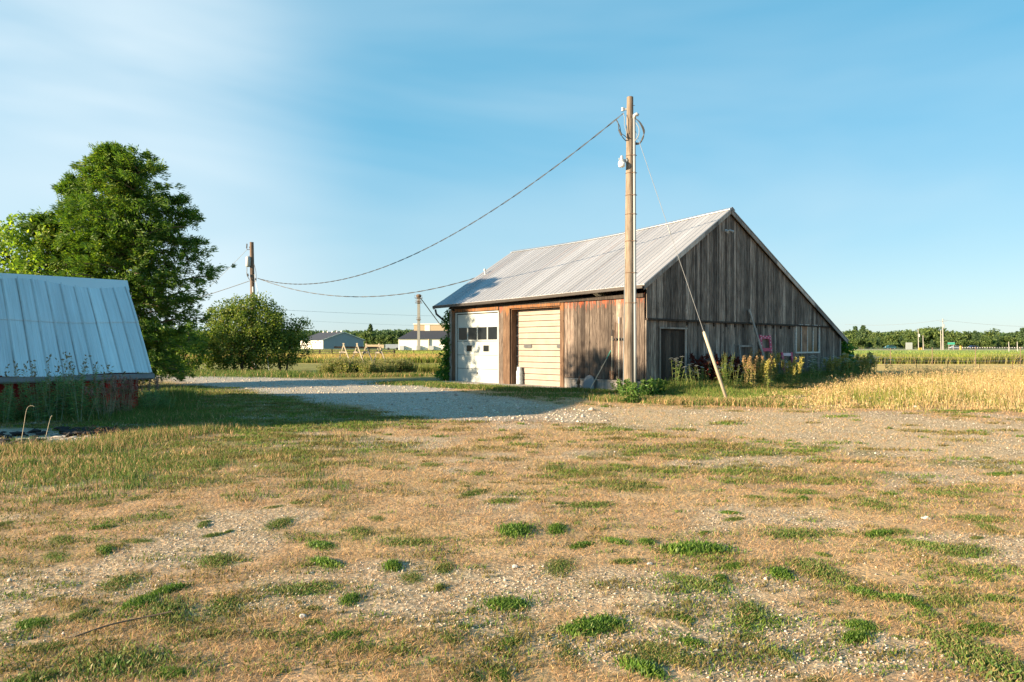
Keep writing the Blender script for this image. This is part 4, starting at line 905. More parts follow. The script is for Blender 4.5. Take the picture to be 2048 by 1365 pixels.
mb = MB(); vs = [SP(.27,.33,0), SP(.27,4.3,0), SP(.27,4.3,1.3), SP(.27,2.36,3.2), SP(.27,.33,1.15)]; mb.add(vs, [(0,1,2,3,4)]); vs = [v-sU*(SL-.55) for v in vs]; mb.add(vs, [(0,1,2,3,4)]); mb.box(SP(.28,4.26,0), -sU*(SL-.6), sW*.03, Vector((0,0,1.3))); mb.build('wall', M['redwall'], shed)
mb = MB(); mb.tube([SP(.02,2.36*v+.02,.90+2.43*v) for v in (0,.5,1)], .022, 6); mb.build('rake_trim', M['fascia'], shed)
# unseen building beyond the left edge, added and shaped to cast the yard shade
HU = Vector((.905,.425,0)).normalized(); HN = Vector((-HU.y, HU.x, 0))
shadow_caster = thing('shadow_house', tuple(HU*-10+HN*18), 'unseen white sided building with a dark roof, added to shade the yard', 'shadow_caster')
def HP(u, n_, z): return HU*u+HN*n_+Vector((0,0,z))
U0, U1, N0, N1, HE, HR = -15.0, -9.6, 18.6, 22.4, 4.6, 7.0
W1 = -7.0
mb = MB(); mb.box(HP(U0,N0,0), HU*(U1-U0), HN*(N1-N0), Vector((0,0,HE))); um = (U0+U1)/2
for n_ in (N0, N1-.02): mb.add([HP(U0,n_,HE), HP(U1,n_,HE), HP(um,n_,HR-.05), HP(U0,n_+.02,HE), HP(U1,n_+.02,HE), HP(um,n_+.02,HR-.05)], [(0,1,2),(3,5,4),(0,3,4,1),(1,4,5,2),(2,5,3,0)])
mb.build('wall', M['siding'], shadow_caster)
mb = MB()
for u0, u1 in ((U1+.35, um), (U0-.35, um)):
    z0 = HE-.25; q = [HP(u0,N0-.3,z0), HP(u0,N1+.3,z0), HP(u1,N1+.3,HR), HP(u1,N0-.3,HR)]
    mb.add(q+[p+Vector((0,0,.14)) for p in q], [(0,3,2,1),(4,5,6,7),(0,1,5,4),(1,2,6,5),(2,3,7,6),(3,0,4,7)])
mb.build('roof', M['darkroof'], shadow_caster)
mb = MB(); mb.add([HP(U0+.5,14.4,0), HP(W1-.1,14.4,0), HP(W1-.1,N0-.01,0), HP(U0+.5,N0-.01,0), HP(U0+.5,14.4,4.0), HP(W1-.1,14.4,4.0), HP(W1-.1,N0-.01,5.2), HP(U0+.5,N0-.01,5.2)], [(3,2,1,0),(4,5,6,7),(0,1,5,4),(1,2,6,5),(2,3,7,6),(3,0,4,7)]); mb.build('wing', M['siding'], shadow_caster)
q = [HP(U0+.3,14.1,4.0), HP(W1+.15,14.1,4.0), HP(W1+.15,N0-.01,5.3), HP(U0+.3,N0-.01,5.3)]; mb = MB(); mb.add(q+[p+Vector((0,0,.12)) for p in q], [(0,3,2,1),(4,5,6,7),(0,1,5,4),(1,2,6,5),(2,3,7,6),(3,0,4,7)]); mb.build('wing_roof', M['darkroof'], shadow_caster)
for n_, z_ in ((19.2,.95),(21.0,.95),(19.2,3.0),(21.0,3.0)):
    mb = MB(); mb.box(HP(U1-.01,n_,z_), HU*.05, HN*.95, Vector((0,0,1.35))); f = mb.build('window', M['white'], shadow_caster); mb = MB(); mb.box(HP(U1+.045,n_+.08,z_+.08), HU*.008, HN*.79, Vector((0,0,1.19))); mb.build('pane', M['glass'], f)
mb = MB(); mb.box(HP(W1-.11,16.2,.05), HU*.06, HN*.95, Vector((0,0,2.05))); mb.build('door', M['greysiding'], shadow_caster)
# ------------------------------------------------------------------ trees
def trunk_mb(mb, base, h, r0, lean=(0,0), n=7, wob=.05):
    pts = []; 
    for i in range(n+1): k = i/n; pts.append(Vector(base)+Vector((lean[0]*k+rnd.uniform(-wob,wob)*k*h*.3, lean[1]*k+rnd.uniform(-wob,wob)*k*h*.3, h*k)))
    mb.tube(pts, [r0*(1-.85*i/n)*(1.25 if i == 0 else 1) for i in range(n+1)], 9); return pts
def cedar(base, H, Rm, label, nb=700, seed=5):
    g = np.random.default_rng(seed); t = thing('cedar_tree', base, label, 'tree'); base = Vector(base)
    tm = MB(); trunk_mb(tm, base, H*.95, .26); tm.build('trunk', M['bark'], t)
    bm_ = MB(); cen = []; dirs = []
    tops = [(-.3,0,0,1.0), (.9,-.3,0,.985), (-1.9,.4,0,.88), (1.9,.6,0,.80), (-2.7,-.3,0,.72)]
    for i in range(nb):
        tx, ty, _, th = tops[g.choice(5, p=[.42,.18,.17,.12,.11])]
        z0 = H*th*(.035+.955*g.random()**.85); k = z0/(H*th)
        env = Rm*(np.interp(k, [0,.06,.18,.42,.68,.86,1], [.50,.86,1.0,.90,.66,.46,.15]))*(.62 if tx else 1)*(1 if th > .9 else .8)
        a = g.uniform(0, 2*np.pi); ln = env*(.52+.50*g.random()+(.18 if g.random() < .14 else 0)); 
        sxk = min(1, k*1.6+.15) if tx else 1
        o = np.array([base.x+tx*sxk*k**.2, base.y+ty, z0]); rise = .30+.35*k
        npt = 7; pts = []
        for j in range(npt):
            q = j/(npt-1); pts.append(o+np.array([np.cos(a)*ln*q, np.sin(a)*ln*q, ln*(rise*q-.42*q*q*(1-k*.55))]))
        if i % 4 == 0: bm_.tube([tuple(p) for p in pts], [.03*(1-.8*j/(npt-1))+.006 for j in range(npt)], 4, cap=False)
        for j in range(2, npt):
            q = j/(npt-1); m = 2 if j < npt-1 else 1
            for _ in range(m):
                sp = .30*(1-.55*q)*min(1, ln/1.5)+.06; c = pts[j]+g.normal(0, 1, 3)*sp*np.array([1,1,.55]); cen.append(c); dirs.append([np.cos(a)*.8+g.normal()*.35, np.sin(a)*.8+g.normal()*.35, -.25+g.normal()*.25+k*.55])
    bm_.build('branches', M['twig'], t)
    cen = np.array(cen); dirs = np.array(dirs); rad = g.uniform(.08, .24, len(cen))
    V, Fq = leafcloud(cen, rad, 40, .15, .22, dirs, .6, droop=.10); npmesh('foliage', V, Fq, M['cedar'], t); return t
cedar((-14.8, 25.8, 0), 9.0, 4.2, 'large dense dark green cedar tree rising behind the blue roofed shed')
def broadleaf(name, base, H, lobes, mat, label, leaf=.13, per=26, crad=.36, ncl=420, r0=.16, limbs=True, group=None, trunks=1, cat='tree', shell=.55, droop=.2, seed=1, bark='bark'):
    """lobes: (dx,dy,z,rx,ry,rz) ellipsoids"""
    g = np.random.default_rng(seed); t = thing(name, base, label, cat, group); b3 = np.array(base, float)
    mb = MB(); vol = np.array([l[3]*l[4]*l[5] for l in lobes]); vol = vol**.75; vol /= vol.sum(); cen = []
    for k in range(trunks):
        ox = (k-(trunks-1)/2)*.35; trunk_mb(mb, (base[0]+ox, base[1], base[2]-.05), H*.55, r0, (ox*1.5, 0))
    for li, l in enumerate(lobes):
        c = b3+np.array(l[:3]); n = max(4, int(ncl*vol[li])); d = g.normal(0, 1, (n,3)); d /= np.linalg.norm(d, axis=1)[:,None]
        rr = (shell+(1-shell)*g.random(n))**.8*(1+g.normal(0,.09,n)); p = c+d*rr[:,None]*np.array(l[3:6]); cen.append(p)
        if limbs:
            s0 = Vector((base[0], base[1], max(.3, l[2]*.35))); mid = s0.lerp(Vector(c), .55)+Vector((0,0,-.15)); mb.tube(catmull([s0, mid, Vector(c)], 3), [r0*.45-(r0*.36)*q/6 for q in range(7)], 5, cap=False)
            for q in range(7):
                e = Vector(p[q % n]); mb.tube([Vector(c).lerp(mid, .4), Vector(c).lerp(e, .5)+Vector((0,0,.08)), e], [r0*.16+.006, r0*.1+.004, .004], 4, cap=False)
    mb.build('trunk', M[bark], t)
    cen = np.concatenate(cen); cen[:,2] = np.maximum(cen[:,2], crad*.6)
    V, Fq = leafcloud(cen, g.uniform(.5,1.1,len(cen))*crad, per, leaf, .62, droop=droop); npmesh('crown', V, Fq, M[mat], t); return t
broadleaf('maple_tree', (-18.0, 25.6, 0), 7.3, [(-1.04,0.0,5.36,1.38,1.3,1.12),(0.43,0.0,4.33,1.3,1.3,0.95),(1.64,0.26,5.19,1.04,0.95,0.78),(2.85,0.0,5.71,0.86,0.78,0.69),(-1.73,0.0,3.72,1.56,1.38,1.12),(2.42,0.0,3.98,1.04,0.95,0.86),(0.69,0.0,5.71,0.78,0.78,0.61),(0.0,0.0,2.77,2.25,1.73,1.21),(-2.94,0.0,5.54,1.3,1.3,1.12)], 'maple', 'light green open crowned maple tree left of the cedar', leaf=.15, per=18, crad=.33, ncl=760, r0=.17, shell=.3, seed=4)
broadleaf('lilac_bush', (-15.9, 40.2, 0), 4.2, [(-1.5,0,1.4,1.3,1.2,1.3),(-.3,-.3,1.6,1.6,1.3,1.5),(.9,0,1.6,1.5,1.3,1.45),(-.6,.2,2.8,1.5,1.2,1.2),(.5,.9,3.3,1.5,1.2,1.2),(-1.5,.6,3.2,1.0,.9,1.0),(1.5,.3,2.5,1.1,1.0,1.1),(-.2,1.0,3.9,1.3,.9,.8)], 'bushy', 'large round bush with browning top in front of the far utility pole', leaf=.12, per=34, crad=.42, ncl=900, r0=.10, trunks=3, seed=8, cat='bush')
broadleaf('lilac_bush', (-14.0, 41.8, 0), 3.4, [(-.4,0,1.2,1.2,1.0,1.1),(.2,0,2.3,1.1,1.0,1.0),(-.8,0,2.8,1.0,1.0,.9),(.7,.0,1.6,.9,.9,1.1),(1.0,0,2.9,.6,.5,.5)], 'bushy', 'darker bush with spiky twigs right of the round bush', leaf=.12, per=28, crad=.38, ncl=300, r0=.07, trunks=2, seed=9, cat='bush')
broadleaf('lilac_bush', (-18.4, 38.2, 0), 2.6, [(0,0,1.0,1.3,1.0,.9),(-.8,0,1.6,1.2,1.0,1.0),(.4,0,2.1,.9,.9,.8)], 'cedar', 'dark green bush between the cedar and the round bush', leaf=.13, per=28, crad=.38, ncl=260, r0=.06, trunks=2, seed=10, cat='bush')
q_ = HP(-6.6, 20.2, 0)  # unseen tree added so its crown breaks the shade edge on the barn
broadleaf('shadow_tree', (q_.x, q_.y, 0), 7.6, [(0,0,5.6,1.7,1.9,1.5),(-.6,.9,4.6,1.4,1.4,1.2),(.2,-1.0,4.7,1.3,1.5,1.3),(0,1.3,6.0,1.0,1.1,.9),(-.8,0,3.4,1.2,1.6,.9)], 'maple', 'unseen round tree left of the shed, added to shade the barn front', leaf=.15, per=24, crad=.38, ncl=520, r0=.16, seed=14)
e_ = BP(.2, DEP+1.0, 0)
broadleaf('elder_bush', tuple(e_), 2.6, [(-.5,0,.8,.9,.9,.8),(-.4,.2,1.4,.7,.8,.6),(-.7,.3,2.0,.45,.5,.4),(.1,0,.6,.6,.7,.5)], 'vine', 'leafy green bush at the low right end of the barn', leaf=.16, per=26, crad=.32, ncl=230, r0=.05, trunks=2, seed=12, cat='bush')
# ------------------------------------------------------------------ weeds: prototypes with stems, leaves, heads
def plant(name, label, cat, group, H, stems, leafn, leafl, cols, head=None, spread=.18, leafw=.16, stemc=(.20,.22,.07), seed=0, stemw=.006):
    g = np.random.default_rng(seed+100); t = thing(name, (0,0,0), label, cat, group); mb = MB(); lx = []; ld = []; tips = []
    for s in range(stems):
        a = g.uniform(0, 6.28); r_ = g.uniform(0, spread); h = H*g.uniform(.72, 1.05); la = g.uniform(0, 6.28); le = g.uniform(.03, .22)*H
        p0 = np.array([np.cos(a)*r_*.4, np.sin(a)*r_*.4, -.02]); p2 = np.array([np.cos(a)*r_+np.cos(la)*le, np.sin(a)*r_+np.sin(la)*le, h]); p1 = (p0+p2)/2+np.array([0,0,h*.06])
        pts = catmull([p0, p1, p2], 4); mb.tube(pts, [stemw*(1-.6*i/(len(pts)-1)) for i in range(len(pts))], 4, cap=False); tips.append(p2)
        for k in range(leafn):
            q = g.random()**.8*.88; i = int(q*(len(pts)-1)); f = q*(len(pts)-1)-i; p = np.array(pts[i])*(1-f)+np.array(pts[min(i+1,len(pts)-1)])*f; lx.append(p); aa = g.uniform(0, 6.28); ld.append([np.cos(aa), np.sin(aa), g.uniform(-.1,1.1)])
    so = mb.build('stems', mat_plain('stem_'+name, stemc, .8, 0, .2, 10, 0), t)
    lx = np.array(lx); n = len(lx); ld = np.array(ld); ld /= np.linalg.norm(ld, axis=1)[:,None]; o = g.normal(0,1,(n,3)); o -= ld*(o*ld).sum(1)[:,None]; o /= np.linalg.norm(o, axis=1)[:,None]
    s = leafl*g.uniform(.6,1.3,n)*(1.15-.6*lx[:,2]/H); W = o*(s*leafw)[:,None]; Ld = ld*s[:,None]
    V = np.stack([lx, lx+Ld*.45+W, lx+Ld+np.stack([0*s,0*s,-s*.25],-1), lx+Ld*.45-W], 1).reshape(-1,3); Fq = (np.arange(n)*4)[:,None]+np.arange(4)[None]
    C = np.ones((n,4,4)); C[:,:,:3] = pal(cols, n, .3)[:,None]; npmesh('leaves', V, Fq, M['leafy'], t, colr=C.reshape(-1,4))
    if head:
        kind, hc, hs, per = head; cs = []; 
        if kind == 'umbel':
            V = []; Fh = []; 
            for tp in tips:
                ti = g.uniform(-.5,.5,2)
                for k in range(per):
                    rr = hs*math.sqrt((k+.5)/per); aa = k*2.4; c = tp+np.array([math.cos(aa)*rr, math.sin(aa)*rr, .03*math.cos(rr/hs*1.5)+ti[0]*math.cos(aa)*rr+ti[1]*math.sin(aa)*rr]); q = hs*.20
                    b0 = len(V); V += [c+[q,0,.0], c+[0,q,.004], c+[-q,0,.0], c+[0,-q,.004]]; Fh.append((b0,b0+1,b0+2,b0+3))
            n = len(V); C = np.ones((n,4)); C[:,:3] = np.array(hc); npmesh('flower_heads', np.array(V), np.array(Fh), M['leafy'], t, colr=C)
        else:
            cen = np.array([tp-np.array([0,0,hs*j/6]) +g.normal(0,.006,3) for tp in tips for j in range(7)]); V, Fh = leafcloud(cen, np.full(len(cen), hs*.16), per, hs*.26, .5, droop=-.3)
            C = np.ones((len(V),4)); C[:,:3] = np.repeat(pal([hc], len(V)//4, .3), 4, 0); npmesh('seed_heads', V, Fh, M['leafy'], t, colr=C)
    return t
def scatter(proto, spots, rs=(.85,1.15)):
    for i, p in enumerate(spots):
        o = proto if i == 0 else copy_tree(proto); o.location = (p[0], p[1], p[2] if len(p) > 2 else 0); k = rnd.uniform(*rs); o.scale = (k,k,k); o.rotation_euler = (0,0,rnd.uniform(0,6.28))
gp_ = lambda s, off: tuple(BP(-off, s, 0))
rr_ = rnd.uniform
lace = plant('wild_carrot', 'green wild carrot plant with white lacy flower heads by the gable wall', 'plant', 'white flowering wild carrots along the gable', 1.0, 7, 26, .13, [(.09,.17,.04),(.13,.22,.05),(.18,.25,.06)], ('umbel', (.78,.78,.70), .075, 30), spread=.35, leafw=.09, seed=1)
scatter(lace, [gp_(s, o) for s, o in [(1.0,.5),(1.5,.9),(2.0,.45),(2.5,.8),(2.9,.5),(3.3,1.0),(3.8,.7),(4.6,.6),(8.6,.7),(11.2,.6),(12.0,.9),(12.8,.6),(13.5,.8),(14.3,.7),(15.2,.9),(15.9,1.2),(7.5,1.1),(9.9,1.5),(14.8,1.8),(16.4,2.0),(1.3,1.3),(2.3,1.4),(3.0,1.6),(6.6,1.3),(7.9,1.6),(8.3,1.9),(10.8,1.8),(11.8,2.0),(12.9,1.9),(13.9,2.2)]], (.85,1.2))
dock = plant('dock_plant', 'tall dark red brown dock gone to seed by the gable door', 'plant', 'dark red seeding docks at the gable', 1.25, 6, 12, .16, [(.06,.09,.03),(.10,.07,.03)], ('spike', (.12,.025,.018), .50, 12), spread=.22, stemc=(.13,.04,.03), seed=2)
scatter(dock, [gp_(s, o) for s, o in [(2.55,.55),(3.0,.8),(3.5,.5),(4.0,.6),(4.5,.75),(5.0,.6),(5.5,.7),(3.3,.35),(4.3,.35)]])
gold = plant('goldenrod', 'yellow green goldenrod stalks in bud beside the gable', 'plant', 'budding goldenrods along the gable', 1.15, 7, 34, .13, [(.20,.24,.04),(.27,.28,.06),(.13,.20,.04)], ('spike', (.38,.34,.09), .26, 14), spread=.2, leafw=.11, seed=3)
scatter(gold, [gp_(s, o) for s, o in [(5.4,1.2),(6.2,1.5),(11.6,1.2),(12.4,1.4),(13.6,1.3),(14.2,1.6),(7.4,1.6),(4.7,1.9),(5.0,2.6),(6.8,2.0),(11.1,1.6),(13.0,2.1),(15.0,1.5),(3.8,2.4)]], (.8,1.15))
reed = plant('reed_grass', 'clump of orange brown seeding stalks among the weeds by the guy wire', 'plant', 'orange brown seeding stalks near the guy wire', 1.25, 9, 10, .28, [(.36,.33,.09),(.22,.28,.05),(.42,.36,.13)], ('spike', (.42,.27,.13), .22, 6), spread=.3, leafw=.05, stemc=(.42,.32,.13), seed=4)
scatter(reed, [gp_(s, o) for s, o in [(4.0,1.5),(4.5,1.2),(5.0,1.7),(5.5,1.0),(5.8,1.5),(4.2,2.2),(3.7,1.9),(6.2,1.0)]], (.8,1.1))
aspa = plant('asparagus_fern', 'bright green feathery asparagus clump in front of the tall pink frame', 'plant', 'bright green feathery clumps before the gable', 1.45, 12, 90, .13, [(.10,.21,.02),(.15,.26,.03),(.08,.16,.02)], None, spread=.22, leafw=.035, seed=5)
scatter(aspa, [gp_(7.1,.9), gp_(7.45,.75), gp_(5.95,.95), gp_(3.0,1.25)], (.8,1.0))
bushp = plant('nettle', 'low bright green leafy nettle growth around the pole foot', 'plant', 'leafy green growth at the foot of the pole', .62, 14, 26, .13, [(.06,.15,.022),(.09,.19,.03),(.13,.23,.045)], None, spread=.42, leafw=.24, seed=6)
px_sp = [(1222,778),(1238,786),(1252,797),(1270,800),(1285,797),(1300,794),(1316,790),(1245,772),(1232,765),(1290,782),(1308,782),(1330,786),(1262,806)]
scatter(bushp, [tuple(G(*p)) for p in px_sp[:1]]+[tuple(G(*p)) for p in px_sp[1:]], (.7,1.2))
# feathery weeds in front of the shed
fea = plant('mugwort', 'dark blue green feathery weed against the red shed wall', 'plant', 'dark feathery weeds along the shed', 1.0, 15, 90, .12, [(.08,.20,.07),(.13,.27,.09),(.19,.33,.09)], None, spread=.5, leafw=.07, seed=7)
fsp = [(8,806,.95),(45,812,.85),(78,815,1.05),(118,818,1.15),(146,822,1.2),(172,822,1.0),(205,822,.5),(228,822,.42),(-25,812,.9),(300,800,.7),(318,800,.6),(336,795,.45),(250,806,.35),(20,822,.5),(185,800,.55),(100,800,.6)]
for i, (px, py, k) in enumerate(fsp):
    o = fea if i == 0 else copy_tree(fea); o.location = tuple(G(px, 848-px*.062+rr_(-6,3))); o.scale = (k,k,k*rr_(.85,1)); o.rotation_euler = (0,0,rr_(0,6.28))
wild = plant('wild_lettuce', 'tall bare branching weed with airy seed tips rising over the shed eave', 'plant', 'airy branching weeds over the shed eave', 1.7, 5, 14, .10, [(.10,.15,.07),(.20,.20,.10)], ('spike', (.24,.22,.13), .30, 2), spread=.6, leafw=.06, stemc=(.20,.24,.15), seed=8, stemw=.004)
for i, (px, py, k) in enumerate([(155,846,.95),(75,848,.8),(10,850,.8),(205,842,.78),(110,846,.88)]):
    o = wild if i == 0 else copy_tree(wild); o.location = tuple(G(px, py)); o.scale = (k,k,k); o.rotation_euler = (0,0,rr_(0,6.28))
seedy = plant('pinkish_grass', 'pinkish seeding grass tuft before the red shed wall', 'plant', 'pinkish seeding grasses by the shed', .95, 14, 8, .25, [(.14,.17,.08),(.22,.20,.10)], ('spike', (.34,.20,.16), .14, 8), spread=.3, leafw=.04, stemc=(.30,.24,.15), seed=9)
for i, (px, py, k) in enumerate([(215,838,1.0),(238,834,.95),(252,834,.9),(305,820,.85)]):
    o = seedy if i == 0 else copy_tree(seedy); o.location = tuple(G(px, py)); o.scale = (k,k,k)
g_ = G(263, 829); mb = MB(); mb.lathe(g_, [(.075,0),(.085,.02),(.085,.08),(.078,.09),(.085,.10),(.085,.17),(.078,.18),(.085,.19),(.085,.26),(.078,.27),(.085,.28),(.082,.33),(.06,.33)], 16); setp(mb.build('drain_pipe', M['terracotta'], smooth=False), 'short upright orange clay drain pipe beside the shed corner', 'pipe')
g_ = G(145, 838); mb = MB(); mb.blob(g_+Vector((0,0,.05)), .065,.06,.055, .08, 2); setp(mb.build('white_stone', mat_plain('chalky_white', (.75,.75,.73), .7), smooth=True), 'round white stone in front of the shed weeds', 'stone')
for i, (px, py, h, ln) in enumerate([(42,888,.62,.13),(90,882,.42,.03)]):
    g_ = G(px, py); mb = MB(); pts = catmull([g_, g_+Vector((.05,0,h*.5)), g_+Vector((.08,.02,h*.9)), g_+Vector((.09+ln*.4,.02,h)), g_+Vector((.09+ln,0,h*.98))], 5); mb.tube(pts, [.0045-.003*k/(len(pts)-1) for k in range(len(pts))], 5)
    setp(mb.build('dead_stalk', M['timber']), ['tall hooked dry stalk standing by the ash heap','short straight dry stalk behind the ash heap'][i], 'plant')
# ash heap: charred lumps and pale ash
heap = thing('ash_heap', tuple(G(100,880)), 'spent fire heap of pale ash with charred black scraps', 'ash heap')
mb = MB()
for i in range(130):
    px, py = rr_(-60,238), rr_(868,896); p = G(px, py); s = rr_(.015,.04); mb.blob(p+Vector((0,0,s*.2)), s*rr_(1,2.4), s*1.3, s*.4, .4)
mb.build('ash_lumps', mat_plain('ash', (.40,.35,.30), .95, 0, .4, 9, .4), heap)['kind'] = 'stuff'
mb = MB()
for i in range(150):
    px, py = rnd.choice([(rr_(-40,90), rr_(866,900)), (rr_(120,235), rr_(859,874))]); p = G(px, py); s = rr_(.02,.07); mb.blob(p+Vector((0,0,s*.5)), s*rr_(1,2.4), s, s*.6, .4)
mb.build('charred_scraps', mat_plain('charcoal', (.018,.016,.016), .9, 0, .4, 20, .4), heap)['kind'] = 'stuff'
mb = MB()
for i in range(60):
    p = G(rr_(170,240), rr_(862,872)); a_ = rr_(0,6.28); l = rr_(.08,.28); mb.tube([p+Vector((0,0,.02)), p+Vector((math.cos(a_)*l, math.sin(a_)*l, rr_(.03,.14)))], rr_(.004,.012), 4)
mb.build('burnt_sticks', M['rust'], heap)['kind'] = 'stuff'
# large single stones
for i, (px, py, s) in enumerate([(1852,1040,.035),(605,1235,.02),(512,935,.025),(1030,1135,.018),(1740,800,.08),(1300,1130,.018),(1500,900,.03),(1190,770,.05),(1275,1190,.016),(1830,815,.05)]):
    p = G(px, py); mb = MB(); mb.blob(p+Vector((0,0,s*.3)), s*1.2, s, s*.7, .2, 2); o = mb.build('stone', M['stone']); setp(o, 'pale stone lying loose on the yard', 'stone', 'pale loose stones on the yard')
# fallen twig in the foreground
g_ = G(215, 1262); mb = MB(); mb.tube(catmull([g_+Vector((-.12,-.1,.01)), g_+Vector((0,0,.03)), g_+Vector((.1,.12,.02)), g_+Vector((.26,.2,.03))],4), .005, 5); setp(mb.build('twig', M['twig']), 'thin dark fallen twig lying at the lower left', 'twig')
# ------------------------------------------------------------------ tall golden grass right of the barn
def tall_field():
    gpoly = [tuple(G(*p)[:2]) for p in [(1500,812),(1600,818),(1720,822),(2048,822),(2500,826),(2500,757),(1760,752),(1690,757),(1640,768),(1580,782),(1530,798)]]
    n = 260000; x = rng.uniform(4, 34, n); y = rng.uniform(15.5, 40, n); w = (fbm(x*.8, y*.8, 51)-.5)*3
    sd_ = sdpoly(x, y, gpoly)+w*1.1
    keep = (sd_ < 0) & ~inside_buildings(x, y) & (rng.random(n) < .55+.45*fbm(x*1.3, y*1.3, 55)); x, y, sd_ = x[keep], y[keep], sd_[keep]; n = len(x)
    u = -((x-barnC.x)*bA.x+(y-barnC.y)*bA.y); edge = np.clip(-sd_/2.4, .16, 1)
    tall = fbm(x*.6, y*.6, 57); h = (.20+.72*tall)*edge*rng.uniform(.55,1.15,n); h *= .55+.45*sstep(x, 7, 12)
    gr = fbm(x*.7, y*.9, 59); isg = rng.random(n) < sstep(gr, .45, .66)*.65+.14+.55*(1-sstep(x, 6.5, 11))
    low = (rng.random(n) < .35); h = np.where(low, h*.5, h)
    c = pal([(.58,.44,.21),(.50,.37,.17),(.64,.52,.29),(.40,.28,.13),(.55,.43,.22)], n); c = np.where(isg[:,None], pal([(.20,.24,.05),(.30,.30,.07),(.13,.19,.04)], n), c)
    tip = c*np.array([1.1,1.0,.95])
    V, Fc, C = blades(x, y, np.zeros(n), h, rng.uniform(.006,.013,n), rng.uniform(.05,.5,n), c, tip)
    setp(npmesh('tall_golden_grass', V, Fc, M['blade'], colr=C), 'tall golden dry grass filling the field edge right of the barn', 'grass', kind='stuff')
    # seed heads
    m = 16000; i = rng.integers(0, n, m); V, Fq = leafcloud(np.stack([x[i], y[i], h[i]*.95], -1), np.full(m, .035), 2, .06, .3, droop=-.6); C = np.ones((len(V),4)); C[:,:3] = np.repeat(pal([(.60,.46,.24),(.50,.33,.17)], len(V)//4), 4, 0)
    setp(npmesh('grass_seed_heads', V, Fq, M['blade'], colr=C), 'pale seed heads over the tall golden grass', 'grass', kind='stuff')
    # mixed weeds hugging the gable
    n = 80000; s = rng.uniform(-.4, 17, n); o_ = rng.uniform(.05, 3.6, n)**1.0; p = np.stack([barnC.x-bA.x*o_+bB.x*s, barnC.y-bA.y*o_+bB.y*s], -1); x, y = p[:,0], p[:,1]
    f = fbm(x*1.4, y*1.4, 61); h = (.22+.55*f)*rng.uniform(.5,1.2,n)*np.clip(1.25-o_*.36, .16, 1)*sstep(s, -.6, 1.6)**.5
    c = pal([(.11,.18,.035),(.16,.24,.045),(.22,.27,.06)], n); dry = rng.random(n) < .12+.5*sstep(o_, .9, 2.4)*sstep(s, 2, 5); c = np.where(dry[:,None], pal([(.50,.36,.14),(.38,.30,.12)], n), c)
    V, Fc, C = blades(x, y, np.zeros(n), h, rng.uniform(.006,.014,n), rng.uniform(.1,.6,n), c)
    setp(npmesh('weedy_grass', V, Fc, M['blade'], colr=C), 'mixed green and dry grass growing along the gable wall', 'grass', kind='stuff')
    # unmown fringes: front of the barn, shed lawn, under bushes
    n = 90000; k = rng.random(n); xs = []; ys = []; hs = []; gs = []
    def strip(px0, py0, px1, py1, wd, m, h0, g0):
        a_, b_ = G(px0, py0), G(px1, py1); t = rng.random(m); xs.append(a_.x+(b_.x-a_.x)*t+rng.normal(0, wd, m)); ys.append(a_.y+(b_.y-a_.y)*t+rng.normal(0, wd, m)); hs.append(h0*rng.uniform(.4,1.2,m)); gs.append(np.full(m, g0))
    strip(880,774,1000,778,.35,7000,.15,.9); strip(1000,780,1130,784,.35,6000,.14,.9); strip(1000,790,1200,792,.35,5000,.08,.8); strip(780,768,880,770,.5,5000,.14,.9)
    strip(1130,782,1220,786,.2,2600,.14,.9); strip(1210,800,1400,806,.35,9000,.16,.7); strip(1320,806,1560,812,.3,8000,.2,.5)
    strip(-40,838,270,838,.25,8000,.16,.95); strip(240,836,345,818,.3,8000,.20,.95); strip(300,842,380,836,.4,4000,.14,.9); strip(300,815,350,790,.4,5000,.3,.95)
    strip(400,750,600,753,1.0,9000,.32,.9); strip(330,745,420,748,1.2,3000,.2,.9); strip(660,754,840,752,.6,6000,.22,.7); strip(230,885,420,860,.35,7000,.15,.6); strip(0,905,240,896,.3,6000,.14,.6); strip(-60,940,350,930,.7,9000,.08,.7)
    for _ in range(45): px_, py_ = rr_(-40,720), rr_(862,1010); strip(px_,py_,px_+rr_(5,40),py_+rr_(-3,3),.12,rnd.randint(40,160),rr_(.07,.14),rnd.choice([.95,.9,.3]))
    x, y, h, gg = map(np.concatenate, (xs, ys, hs, gs)); kp = ~inside_buildings(x, y); x, y, h, gg = x[kp], y[kp], h[kp], gg[kp]; n = len(x); isg = rng.random(n) < gg
    c = np.where(isg[:,None], pal([(.08,.15,.03),(.12,.19,.04),(.17,.22,.05)], n), pal(STRAW, n))
    V, Fc, C = blades(x, y, np.zeros(n), h, rng.uniform(.006,.013,n)*np.clip(y/14,.8,2), rng.uniform(.15,.7,n), c)
    setp(npmesh('lawn_fringe', V, Fc, M['blade'], colr=C), 'uncut green grass fringes along walls and driveway edges', 'grass', kind='stuff')
tall_field()
def band(name, label, x0, x1, y0, y1, n, h0, h1, cols, w, edge_cols=None, seed=80):
    x = rng.uniform(x0, x1, n); y = y0+(y1-y0)*rng.random(n)**1.5; f = fbm(x*.35, y*.5, seed); h = (h0+(h1-h0)*f)*rng.uniform(.6,1.15,n)
    c = pal(cols, n, .25)*(.65+.7*fbm(x*.12+7, y*.3, seed+3))[:,None]
    if edge_cols is not None:
        e = (y < y0+(y1-y0)*.10) & (rng.random(n) < .8); c = np.where(e[:,None], pal(edge_cols, n), c)
    V, Fc, C = blades(x, y, np.zeros(n), h, rng.uniform(.6,1.3,n)*w, rng.uniform(.05,.6,n), np.clip(c,0,.8))
    setp(npmesh(name, V, Fc, M['blade'], colr=C), label, 'vegetation', kind='stuff')
GY = [(.20,.26,.04),(.28,.32,.05),(.14,.20,.035),(.36,.34,.08)]
